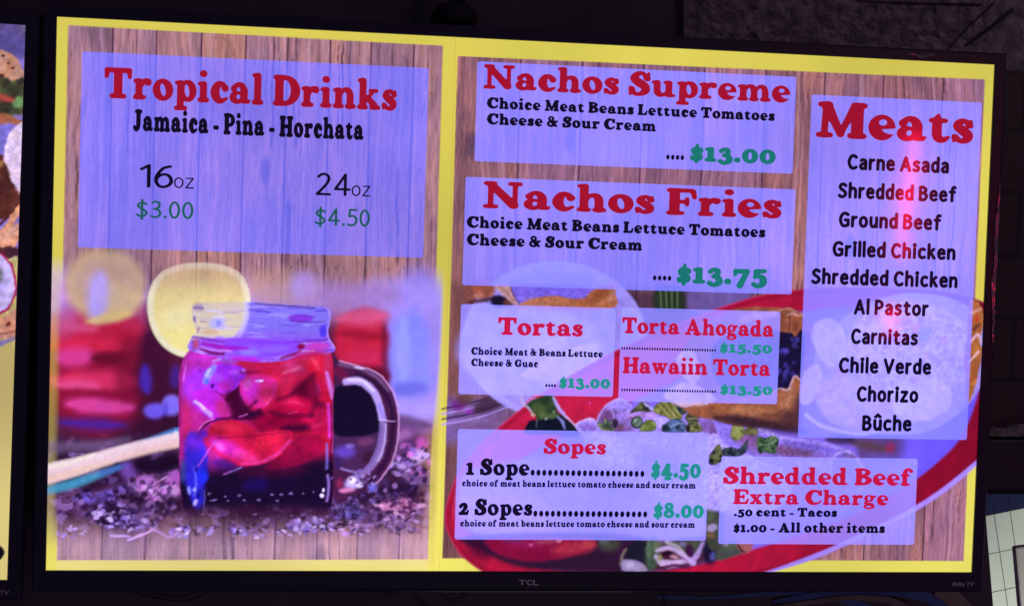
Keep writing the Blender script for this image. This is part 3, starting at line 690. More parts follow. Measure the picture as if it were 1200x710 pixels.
# table with dried blossoms
nz = fbm(X, Y*1.3, 16, 4, 21); rg = np.abs(fbm(X, Y*1.2, 8, 3, 25)-.5)*2; fz = fbm(X, Y, 3.4, 2, 27)
nz2 = fbm(X, Y*1.5, 46, 3, 71); tab = mix((52, 22, 54), (116, 74, 118), step(.25, .8, .6*nz2+.4*nz)); tab = mix(tab, (176, 140, 206), step(.60, .70, fbm(X, Y*1.3, 12, 3, 73))*.55); tab = mix(tab, (30, 10, 36), step(.58, .68, fbm(X+300, Y*1.3, 14, 3, 75))*.6); tab = mix(tab, (160, 116, 150), step(606, 650, Y)*.8)
base = mix(base, tab, step(498, 532, Y+10*(nz-.5)))
B.over(base, fade)
B.over((206, 150, 96), inside(d_ell(X, Y, 508, 520, 14, 150), 12)*.55)
# out of focus lemon, red drinks and blue glasses behind
def glow(cx, cy, rx, ry, col, soft, m=1.0, rot=0): B.ell(cx, cy, rx, ry, col, soft, m, rot)
glow(492, 410, 44, 96, (156, 146, 238), 16, .75); glow(60, 350, 22, 40, (214, 190, 236), 16, .7); glow(300, 348, 150, 18, (196, 166, 226), 16, .55); glow(470, 350, 50, 24, (176, 160, 240), 14, .6)
glow(112, 430, 66, 78, (150, 16, 50), 14, .95)
glow(110, 388, 58, 22, (196, 30, 62), 10); glow(100, 384, 16, 5, (226, 90, 130), 6, .7)
glow(104, 404, 52, 9, (214, 36, 70), 6); glow(88, 418, 22, 12, (226, 66, 142), 8, .9); glow(128, 420, 20, 7, (98, 8, 38), 7, .9)
glow(112, 446, 54, 12, (222, 48, 92), 8); glow(92, 452, 26, 7, (240, 88, 140), 6, .8)
glow(112, 462, 50, 6, (150, 16, 56), 5, .8); glow(116, 475, 42, 9, (226, 70, 150), 6); glow(150, 430, 16, 40, (120, 14, 46), 10, .6)
glow(108, 496, 40, 7, (66, 40, 170), 7, .75); glow(180, 440, 20, 66, (62, 12, 46), 10, .85)
glow(171, 443, 7, 17, (72, 48, 190), 5, .8); glow(204, 440, 6, 14, (70, 40, 160), 5, .7)
glow(180, 480, 13, 9, (120, 104, 238), 4, .9); glow(201, 474, 12, 11, (140, 128, 246), 4, .9); glow(194, 478, 4, 7, (90, 66, 200), 3, .6)
glow(70, 362, 26, 30, (206, 150, 210), 14, .5); glow(160, 372, 20, 16, (196, 52, 96), 10, .55)
glow(124, 335, 46, 42, (206, 182, 128), 8, .92); glow(124, 330, 36, 28, (190, 160, 140), 10, .6); glow(138, 352, 30, 20, (222, 204, 140), 8, .6)
glow(116, 346, 13, 28, (182, 172, 244), 8, .85, 8); glow(128, 371, 28, 6, (226, 206, 120), 5, .8, -10)
glow(180, 350, 6, 34, (70, 36, 60), 6, .5, 14)
glow(424, 400, 33, 38, (206, 34, 62), 6, .95); glow(424, 372, 32, 9, (226, 92, 128), 7, .9); glow(424, 392, 30, 5, (150, 16, 40), 5, .7)
glow(430, 418, 24, 10, (212, 40, 84), 8, .8); glow(428, 440, 30, 12, (98, 8, 40), 6, .9); glow(452, 420, 5, 40, (96, 10, 40), 5, .6)
glow(482, 418, 25, 52, (136, 146, 240), 9, .9); glow(474, 410, 9, 40, (160, 172, 252), 6, .7); glow(480, 456, 19, 10, (106, 108, 196), 6, .8)
glow(484, 480, 26, 14, (176, 160, 226), 9, .8); glow(420, 348, 50, 14, (160, 120, 170), 12, .5)
glow(330, 336, 40, 20, (196, 160, 120), 12, .5); glow(355, 335, 15, 15, (180, 156, 235), 9, .6)
# dried blossoms lying on the table
WH = [(206, 176, 240), (176, 146, 226), (240, 222, 255), (140, 110, 200)]; PK = [(236, 160, 230), (216, 136, 216), (250, 206, 246), (160, 90, 160)]
paint(B, [('e', 150, 552, 10, 11, 0, 5, .8, (142, 92, 196)), ('e', 178, 545, 22, 10, 0, 6, .9, (26, 4, 34)), ('e', 200, 540, 14, 9, 0, 5, .9, (22, 4, 30)), ('e', 170, 563, 12, 8, -10, 3, .9, (196, 124, 206)), ('e', 186, 572, 13, 9, 10, 3, .9, (222, 150, 216)), ('e', 204, 561, 9, 10, 0, 3, .9, (196, 104, 196)), ('e', 206, 574, 7, 6, 0, 2.5, .8, (232, 170, 226)), ('e', 163, 575, 8, 5, 0, 2.5, .8, (226, 166, 220)), ('e', 180, 582, 10, 5, 8, 2.5, .8, (190, 120, 190)), ('e', 174, 569, 5, 3, 0, 2, .8, (110, 50, 116)), ('e', 195, 566, 4, 3, 0, 2, .8, (120, 50, 120)), ('e', 178, 592, 10, 5, 0, 2.5, .7, (180, 140, 190)),
  ('e', 198, 592, 14, 9, 0, 6, .85, (46, 18, 38)), ('e', 160, 586, 10, 7, 0, 5, .8, (42, 18, 44)), ('l', [(88, 584, 3), (104, 587, 4), (118, 580, 4), (146, 573, 3)], 3, .8, (126, 100, 206)), ('e', 120, 566, 22, 6, -10, 5, .8, (52, 20, 54)), ('e', 132, 604, 26, 14, 10, 6, .9, (34, 14, 54)), ('e', 150, 612, 24, 8, 0, 6, .6, (90, 60, 140)), ('e', 190, 606, 18, 7, 0, 6, .5, (150, 104, 120)),
  ('e', 490, 534, 12, 8, 0, 4, .9, (226, 196, 236)), ('e', 470, 512, 14, 8, -10, 5, .8, (170, 120, 180)), ('e', 494, 520, 7, 7, 0, 4, .8, (220, 90, 190)), ('e', 478, 524, 8, 8, 0, 4, .8, (90, 50, 110)), ('e', 470, 545, 12, 6, 0, 4, .8, (190, 160, 220)), ('e', 480, 495, 26, 6, 10, 4, .7, (90, 56, 90)), ('e', 455, 575, 30, 8, -14, 4, .85, (36, 14, 44)), ('e', 490, 560, 18, 9, 0, 5, .6, (90, 66, 120)), ('e', 462, 590, 18, 6, -10, 3, .9, (216, 140, 170)), ('e', 474, 588, 5, 5, 0, 2, .7, (130, 60, 90)), ('e', 494, 592, 8, 3, -8, 2, .8, (226, 176, 206)), ('e', 412, 598, 16, 12, 0, 5, .7, (70, 60, 110)), ('e', 425, 545, 8, 5, 0, 3, .6, (150, 110, 200))], fade)
petals(B, 150, 33, (146, 588, 62, 28), [(112, 84, 146), (74, 44, 96), (146, 104, 160), (50, 24, 66)], (4, 9), (1, 2.4), .2); petals(B, 150, 34, (452, 578, 56, 44), [(112, 84, 146), (74, 44, 96), (150, 110, 160), (50, 24, 66)], (4, 9), (1, 2.4), .2); petals(B, 60, 35, (300, 618, 100, 8), [(112, 84, 136), (90, 56, 96), (150, 110, 150)], (4, 9), (.8, 1.8), .2)
petals(B, 90, 3, (134, 604, 26, 15), WH, (3, 8), (.8, 1.9), .35); petals(B, 26, 4, (162, 614, 22, 7), WH, (4, 9), (.8, 1.7), .2); petals(B, 30, 5, (118, 583, 30, 7), [(130, 106, 210), (96, 70, 160)], (3, 8), (.7, 1.6), .3)
petals(B, 22, 6, (82, 624, 18, 8), WH, (3, 7), (.6, 1.2), .1); petals(B, 30, 7, (186, 572, 22, 16), PK, (4, 8), (.9, 2), .25); petals(B, 44, 9, (224, 624, 26, 7), WH, (3, 8), (.8, 1.6), .2); petals(B, 30, 10, (276, 622, 30, 7), WH, (4, 9), (.5, 1.2), .2)
petals(B, 60, 11, (366, 616, 32, 9), WH, (4, 10), (.7, 1.8), .2); petals(B, 40, 12, (412, 620, 22, 10), [(226, 186, 226), (190, 150, 206), (70, 40, 90)], (4, 9), (.8, 1.7), .2); petals(B, 70, 13, (404, 598, 18, 14), [(110, 96, 180), (80, 64, 130), (150, 130, 206)], (3, 6), (.5, 1.1), .4)
petals(B, 50, 14, (466, 592, 26, 9), [(232, 170, 200), (200, 130, 170), (90, 40, 80)], (4, 9), (.8, 1.8), .25); petals(B, 50, 15, (470, 612, 36, 12), [(206, 166, 206), (160, 120, 170), (110, 80, 120)], (4, 9), (.6, 1.4), .25); petals(B, 40, 16, (480, 540, 26, 20), [(206, 176, 230), (150, 110, 190), (220, 120, 200)], (4, 9), (1, 2.4), .35); petals(B, 40, 17, (440, 580, 30, 9), [(150, 120, 190), (100, 70, 140)], (3, 7), (.6, 1.3), .5); petals(B, 20, 18, (320, 626, 40, 6), WH, (4, 9), (.5, 1.2), .1)
B.line([(150, 631, 1.5), (166, 624, 1.7), (178, 619, 1.4)], (232, 186, 230), .95, 1.2); B.line([(176, 617, 1.3), (188, 624, 1.5), (200, 630, 1.3), (208, 624, 1)], (206, 160, 206), .9, 1.2); B.line([(130, 627, 1.4), (142, 626, 1.6), (152, 627, 1)], (216, 186, 240), .9, 1.2)
B.a *= edge
B.grain(.05, 9, 3, .03); B.build('blurred_drinks_picture', M_PICA, screen, LAYER*2, tone=(.97, .92, 1.08))

S = Picture(50, 500, 218, 580, 1.2)
paint(S, [('l', [(58, 524, 6), (110, 522, 5), (150, 515, 3)], 4, .6, (120, 96, 144)), ('l', [(160, 521, 2), (190, 511, 3.4), (214, 503, 4.5)], 2.5, .95, (72, 140, 240)), ('l', [(56, 574, 4.6), (84, 567, 5), (112, 557, 4), (140, 547, 1.5)], 3, .95, (66, 164, 216)),
  ('l', [(120, 554, 2.5), (146, 545, 2)], 3, .7, (84, 96, 214)), ('p', [(50, 546), (90, 536), (130, 525), (170, 515), (216, 505), (216, 520), (170, 531), (120, 546), (90, 557), (50, 566)], 2.8, 1, (248, 212, 232)),
  ('l', [(50, 563, 4), (90, 552, 3.4), (130, 541, 2.2)], 3, .75, (248, 204, 184)), ('l', [(140, 537, 2.5), (180, 526, 3.4), (216, 518, 4)], 3, .75, (250, 200, 196)), ('l', [(50, 548, 3), (76, 543, 3), (110, 533, 2)], 2.6, .9, (255, 240, 236)), ('l', [(110, 535, 2), (150, 523, 2.4), (190, 514, 2), (214, 509, 2)], 2.6, .8, (246, 222, 240)), ('l', [(206, 506, 2), (214, 512, 4)], 2, .7, (250, 246, 255))])
S.grain(.06, 4, 5); S.a *= (1-step(209, 213, S.X))
S.build('straw_picture', M_PICA, screen, LAYER*3)

E_ = Picture(165, 300, 305, 425, 1.0)
X, Y = E_.X, E_.Y
out = [(233, 308), (262, 311), (283, 322), (293, 345), (292, 368), (286, 392), (262, 408), (236, 417), (214, 418), (194, 408), (180, 390), (173, 365), (175, 340), (188, 320), (208, 311)]
d = E_.poly(out, (240, 230, 206), 1.8)
dy = step(318, 400, Y)
inn = mix((222, 196, 140), (244, 230, 150), dy)
ang = np.arctan2(Y-364, X-236); rad = np.hypot(X-236, (Y-364)*1.1)
wed = np.abs(((ang*10/(2*math.pi)+.15) % 1)-.5)*2
inn = mix(inn, (240, 226, 180), step(.86, 1.0, wed)*step(6, 20, rad)*.22)
pulp = fbm(ang*26, rad*.22, 1.0, 3, 8); inn = inn*(.97+.06*pulp[..., None])
inn = mix(inn, (246, 236, 196), inside(d_ell(X, Y, 214, 370, 26, 12, -20), 10)*.5)
E_.over(inn, inside(d+7, 3)*.93); E_.ell(232, 360, 6, 5, (170, 140, 140), 3, .7)
gr = boards(E_, SEAM1, 5, (150, 104, 120), (170, 112, 104))
E_.over(gr, inside(d, 2)*(1-step(312, 350, Y))*.36); E_.grain(.04, 6, 9)
E_.a *= .97
E_.build('lemon_slice_picture', M_PICA, screen, LAYER*4)

J = Picture(198, 345, 482, 612, .85)
X, Y = J.warp(1.0, 8, 41)
# handle
ho = [(385, 420), (398, 424), (415, 428), (436, 435), (453, 449), (463, 468), (467, 490), (466, 516), (459, 542), (446, 562), (430, 575), (410, 581), (390, 578)]
J.poly(ho, (70, 26, 66), 1.2, .97)
J.poly([(391, 458), (405, 451), (425, 451), (438, 462), (444, 482), (445, 508), (438, 530), (424, 548), (402, 550), (391, 536)], (72, 36, 82), 1.6, 1)
J.poly([(391, 458), (405, 451), (425, 451), (438, 462), (444, 482), (445, 505), (391, 508)], (17, 6, 36), 2.5, 1)
paint(J, [('e', 404, 529, 12, 7, 0, 4, .9, (104, 74, 196)), ('e', 410, 522, 5, 3, 0, 2, .7, (150, 120, 220)), ('e', 428, 517, 10, 5, -10, 3, .8, (122, 62, 104)), ('e', 432, 536, 7, 8, 0, 4, .8, (52, 20, 44)), ('e', 396, 542, 5, 8, 0, 3, .7, (50, 30, 90)),
  ('l', [(396, 434, 6), (404, 442, 5)], 3, .9, (120, 20, 66)), ('l', [(398, 427, 2), (420, 431, 2), (440, 441, 2.2), (455, 457, 1.6)], 1.6, .8, (134, 104, 146)), ('e', 421, 431, 6, 1.5, 8, 1.2, .95, (226, 214, 240)), ('l', [(418, 438, 2), (440, 449, 3), (456, 470, 3), (461, 494, 3), (458, 520, 2.6), (450, 543, 2.4), (436, 561, 2.4), (420, 572, 2)], 1.8, .95, (42, 10, 48)),
  ('l', [(405, 447, 4), (420, 446, 4.6), (434, 455, 5), (443, 470, 4.6), (448, 490, 4.4)], 1.5, 1, (206, 186, 255)), ('l', [(408, 445, 1.6), (424, 446, 1.8), (438, 458, 1.6)], 1.4, .9, (244, 236, 255)), ('l', [(444, 474, 2), (450, 490, 2.4)], 1.6, .85, (146, 128, 240)),
  ('l', [(449, 494, 4.4), (448, 515, 5), (442, 535, 5), (431, 550, 4.6), (414, 560, 4)], 1.6, 1, (150, 124, 190)), ('l', [(452, 497, 1), (450, 520, 1.2), (443, 540, 1.2)], 1.2, .8, (210, 190, 236)), ('l', [(446, 500, 1), (444, 520, 1.2), (436, 540, 1.2), (426, 550, 1)], 1.2, .7, (110, 84, 160)),
  ('l', [(398, 423, .8), (436, 434, .9), (454, 449, .9), (464, 468, .9), (467, 490, 1), (466, 515, 1), (459, 541, 1), (446, 561, 1), (434, 571, .8)], 1, .9, (220, 166, 216)), ('l', [(444, 491.5, .7), (463, 493, .7)], .9, .9, (226, 214, 255)),
  ('e', 414, 566, 10, 7, -10, 3, .95, (206, 190, 250)), ('e', 412, 562, 5, 4, 0, 1.6, .95, (252, 246, 255)), ('e', 421, 568, 4, 3, 0, 1.4, .9, (250, 244, 255)), ('e', 406, 574, 9, 3, -4, 2, .9, (236, 140, 190)), ('e', 398, 566, 4, 6, 0, 2, .8, (150, 40, 80)), ('e', 436, 570, 5, 5, 0, 2.4, .8, (116, 116, 226)), ('l', [(400, 549, 1.4), (418, 553, 1.4)], 1.2, .8, (176, 160, 230))])
petals(J, 46, 8, (424, 560, 18, 10), [(196, 170, 226), (120, 90, 170), (60, 30, 80)], (2, 5), (.4, 1))
# body: glass, ice and fruit
body = [(230, 398), (222, 410), (214, 424), (210, 448), (210, 520), (212, 572), (217, 598), (240, 607), (300, 609), (360, 608), (384, 602), (390, 578), (390, 500), (391, 446), (390, 424), (386, 408), (378, 400), (300, 397)]
d = J.poly(body, mix((196, 38, 150), (190, 14, 58), step(240, 330, X)), 1.3)
mb = inside(d, 1.3)
J.over((22, 5, 42), mb*step(528, 556, Y+.10*(X-300)))
paint(J, [('e', 216, 455, 7, 40, 0, 4, .8, (176, 46, 150)), ('e', 218, 490, 6, 26, 0, 4, .9, (206, 36, 112)), ('e', 236, 452, 22, 24, 0, 8, .9, (168, 50, 240)), ('e', 240, 420, 22, 10, 10, 6, .9, (206, 50, 200)), ('p', [(262, 414), (290, 418), (330, 414), (352, 408), (386, 410), (388, 430), (340, 428), (300, 432), (268, 424)], 4, .9, (196, 24, 70)),
  ('e', 268, 421, 12, 5, 0, 2.5, .8, (160, 90, 240)), ('p', [(270, 456), (284, 450), (286, 468), (296, 482), (306, 478), (306, 490), (270, 490), (262, 470)], 3, 1, (72, 0, 46)), ('e', 298, 486, 12, 4, 0, 3, .9, (40, 0, 40)),
  ('p', [(247, 432), (262, 426), (280, 428), (288, 435), (285, 446), (274, 457), (262, 461), (253, 454)], 2, 1, (164, 42, 232)), ('e', 264, 452, 9, 7, -20, 4, .85, (204, 40, 190)), ('e', 285, 434, 2, 2, 0, 1.2, .8, (206, 150, 255)),
  ('p', [(226, 460), (244, 455), (258, 464), (267, 476), (269, 488), (256, 494), (240, 488), (228, 476)], 2.5, .95, (190, 38, 206)), ('e', 262, 480, 8, 12, -30, 4, .8, (206, 42, 124)), ('l', [(228, 470, 1.8), (238, 478, 2.6), (247, 486, 3)], 1.4, 1, (206, 172, 255)), ('l', [(229, 469, 1), (240, 478, 1.2)], 1, .8, (240, 226, 255)),
  ('l', [(240, 446, 3), (245, 438, 4.6), (251, 430, 3.6)], 2, .95, (146, 160, 255)), ('l', [(242, 440, 1.6), (246, 433, 1.8)], 1.2, .9, (214, 224, 255)), ('e', 242, 447, 2.6, 3, 0, 1.4, .9, (74, 110, 236)), ('e', 249, 452, 2.2, 2.6, 0, 1.2, .9, (66, 0, 110)), ('e', 234, 434, 1.4, 2, 0, 1, .7, (96, 20, 150)), ('l', [(250, 423, 1.6), (258, 421, 1.6)], 1.2, .7, (200, 190, 255)),
  ('p', [(300, 447), (318, 431), (340, 423), (356, 427), (364, 436), (354, 449), (337, 462), (318, 472), (304, 466)], 2.5, 1, (190, 22, 66)), ('e', 345, 430, 15, 6, 12, 5, .9, (192, 50, 112)), ('e', 330, 448, 16, 8, -30, 6, .8, (206, 34, 84)),
  ('p', [(281, 450), (292, 440), (308, 439), (324, 446), (322, 464), (312, 476), (297, 477), (285, 467)], 1.8, 1, (212, 36, 132)), ('e', 294, 457, 10, 13, 10, 6, .9, (204, 42, 196)), ('e', 312, 462, 8, 10, 0, 5, .7, (216, 40, 92)), ('e', 304, 446, 5, 1.6, 0, 1.2, 1, (196, 160, 255)), ('e', 306, 446, 2, .9, 0, .8, 1, (250, 240, 255)), ('l', [(312, 474, .8), (317, 466, .9)], .9, .7, (240, 110, 160)),
  ('e', 374, 428, 15, 20, 0, 6, 1, (214, 20, 58)), ('e', 362, 420, 12, 6, 20, 4, .7, (226, 50, 80)), ('e', 384, 432, 5, 22, 0, 3, .6, (196, 56, 116)), ('e', 357, 462, 13, 15, 40, 6, .95, (98, 0, 46)), ('e', 371, 477, 9, 7, 0, 4, .95, (58, 0, 42)), ('e', 372, 456, 3, 6, 0, 2.4, .85, (206, 60, 150)), ('e', 368, 452, 10, 14, 0, 6, .5, (150, 10, 60)),
  ('e', 345, 477, 27, 14, 10, 5, 1, (194, 6, 64)), ('e', 326, 493, 30, 12, -8, 5, .95, (146, 0, 52)), ('e', 350, 501, 20, 4.6, -4, 3.5, .95, (66, 0, 42)), ('e', 374, 492, 12, 17, 10, 5, .95, (202, 12, 76)), ('e', 340, 470, 10, 5, 0, 4, .5, (222, 40, 90)), ('l', [(338, 484, .9), (348, 482, .9)], 1, .5, (240, 110, 140)),
  ('p', [(243, 507), (254, 494), (274, 492), (292, 499), (300, 508), (285, 513), (262, 513), (250, 513)], 1.8, 1, (204, 20, 60)), ('e', 268, 500, 16, 5, 8, 4, .7, (216, 44, 72)), ('l', [(233, 510, 1), (239, 499, 1.5), (254, 491.5, 1.7), (284, 489, 1.2), (298, 489, 1)], 1.1, .95, (84, 0, 66)), ('l', [(232, 503, .8), (240, 495, .9), (251, 490, .8)], .9, .9, (230, 130, 206)), ('l', [(281, 488, .8), (290, 484.5, 1)], .9, .9, (226, 110, 206)), ('e', 238, 509, 6, 6, 0, 2.5, .9, (110, 30, 200)),
  ('p', [(236, 517), (250, 509), (275, 510), (305, 507), (336, 504), (344, 511), (339, 523), (325, 535), (305, 543.5), (285, 545.5), (268, 541), (254, 531), (243, 523)], 1.6, 1, (214, 20, 72)), ('e', 265, 524, 22, 8.5, 26, 5, .95, (236, 44, 200)), ('e', 288, 534, 16, 6, 18, 4, .7, (236, 60, 150)), ('e', 315, 517, 18, 8, -24, 5, .6, (226, 34, 64)), ('l', [(284, 543, 1.6), (304, 541, 2), (325, 531, 2), (340, 516, 1.8)], 1.6, .85, (232, 64, 160)), ('l', [(256, 513, .8), (300, 510, .8), (338, 506, .8)], 1, .6, (120, 0, 50)),
  ('p', [(332, 531), (347, 513), (366, 509), (376, 518), (374, 532), (360, 541), (340, 549), (312, 549)], 4, .9, (150, 4, 60)), ('e', 362, 521, 11, 8, 0, 5, .9, (190, 8, 70)), ('e', 322, 553, 40, 6, -4, 5, .6, (80, 4, 46)),
  ('p', [(221, 508), (238, 516), (244, 540), (241, 562), (238, 590), (230, 596), (222, 578), (215, 552)], 4, .92, (48, 40, 226)), ('e', 214, 552, 4, 14, 0, 3, .7, (56, 80, 150)), ('e', 238, 556, 6, 9, 0, 3, .8, (30, 50, 240)), ('l', [(228, 548, 1.2), (230, 566, 1.6), (228, 580, 1.4)], 1.6, .85, (112, 124, 255)), ('e', 222, 574, 2.2, 5, -10, 1.4, .9, (150, 160, 240)), ('e', 229, 588, 2.6, 4, 10, 1.3, 1, (196, 180, 255)), ('e', 228, 573, 2, 2.4, 0, 1.2, .9, (176, 180, 255)), ('e', 232, 580, 2, 3.4, 0, 1.2, .8, (14, 10, 150)), ('e', 230, 550, 1.8, 3, 0, 1.2, .8, (20, 10, 140)), ('l', [(240, 575, .9), (239, 590, .8), (241, 600, .6)], 1, .7, (150, 130, 236)), ('e', 228, 518, 10, 9, 0, 5, .7, (150, 40, 236)),
  ('l', [(232, 546, .9), (243, 530, 1.1), (252, 516, .9)], .9, .9, (214, 90, 220)), ('l', [(262, 555, 1), (270, 552, 1.2)], .9, .9, (190, 100, 200)), ('l', [(271, 552, 1), (283, 547, .9)], .9, .9, (130, 130, 214)), ('e', 300, 568, 14, 8, 0, 6, .6, (30, 12, 110)), ('e', 262, 543, 14, 6, 10, 4, .6, (60, 24, 150)),
  ('e', 300, 603, 100, 12, 0, 6, .55, (78, 26, 54)), ('l', [(213, 430, 1), (211, 460, 1.2), (211, 500, 1)], 1.2, .7, (120, 20, 90)), ('l', [(218, 428, .9), (215, 446, .9)], 1, .7, (240, 130, 230)),
  ('l', [(383, 437, 2), (387, 452, 2.6), (389, 466, 1.6)], 1.4, .9, (214, 140, 246)), ('l', [(385, 474, 1.8), (386, 490, 2.4), (386, 512, 2)], 1.6, .95, (222, 62, 206)), ('l', [(391, 452, .8), (391, 500, .9), (390, 530, .9)], 1, .9, (156, 120, 236)), ('l', [(383, 520, 1.6), (383, 548, 1.8)], 1.3, .85, (136, 126, 230)), ('l', [(384, 556, 1.6), (385, 568, 1.8), (383, 586, 1.4)], 1.3, .9, (176, 136, 226)), ('l', [(388, 560, 1), (396, 556, 2), (404, 552, 1.4)], 1.4, .8, (150, 130, 226)), ('l', [(388, 474, .6), (388, 540, .6)], .8, .8, (40, 4, 50))], mb)
paint(J, [('l', [(326, 468, 2), (340, 463, 2.6), (356, 450, 3), (368, 438, 2)], 2.5, .8, (88, 0, 46)), ('l', [(314, 482, 2), (335, 487, 2.4), (366, 486, 2)], 2.5, .75, (84, 0, 46)), ('l', [(366, 442, 2), (371, 464, 3), (364, 486, 2.6)], 3, .7, (92, 0, 46)), ('l', [(300, 470, 2), (290, 478, 2), (276, 474, 2)], 2, .7, (60, 0, 46)), ('l', [(268, 458, 1.4), (262, 463, 1.6), (252, 458, 1.2)], 1.6, .7, (110, 10, 90)), ('l', [(282, 436, 1.4), (290, 436, 1.4), (304, 434, 1.2)], 1.6, .75, (120, 4, 60)),
  ('l', [(332, 437, 1.4), (350, 431, 1.6)], 2, .6, (240, 130, 170)), ('l', [(366, 420, 1.4), (374, 432, 1.6)], 2, .5, (246, 110, 130)), ('l', [(340, 470, 1.2), (356, 474, 1.3)], 2, .6, (240, 70, 120)), ('l', [(366, 500, 1.2), (378, 496, 1.3)], 2, .55, (240, 70, 130)), ('e', 290, 450, 5, 7, 10, 3, .6, (230, 110, 210)), ('e', 256, 442, 6, 5, 0, 3, .5, (196, 110, 255)), ('e', 275, 436, 6, 3, 0, 2, .6, (196, 100, 250)), ('e', 258, 523, 7, 4, 30, 2.5, .7, (250, 120, 226))], mb)
tone_ = fbm(X, Y, 17, 3, 19); J.rgb = J.rgb*(1+.55*(tone_-.52)*mb)[..., None]
sp = fbm(X, Y, 2.2, 2, 15); J.rgb = J.rgb*(1+(.22*(sp-.5)*inside(d_ell(X, Y, 310, 520, 46, 20, -14), 6))[..., None])
for cx, cy, r in ((245, 578, 1.4), (251, 586, 1.2), (264, 581, 1.3), (267, 586, 1.2), (280, 580, 1.6), (286, 585.5, 1.5), (303, 585, 1.8), (319, 579, 1.6), (330, 579, 1.6), (341, 578, 1.8), (325, 586, 1.5), (355, 578, 1), (368, 576, 1), (238, 602, 1.8), (246, 603, 1.9), (255, 604, 1.3), (299, 602, 2), (306, 606, 1.6), (342, 604, 1.9), (356, 603, 1.4), (290, 608, 1.1)):
    J.ell(cx, cy, r*1.3, r*.85, (170, 146, 206), 1.1, .7)
J.line([(246, 586.5, .8), (254, 584.5, .9)], (150, 120, 200), .8, .9); J.ell(379, 574, 1.5, 2.6, (236, 226, 255), .9); J.ell(377.5, 580.5, 2.6, 2.4, (236, 220, 255), .9)
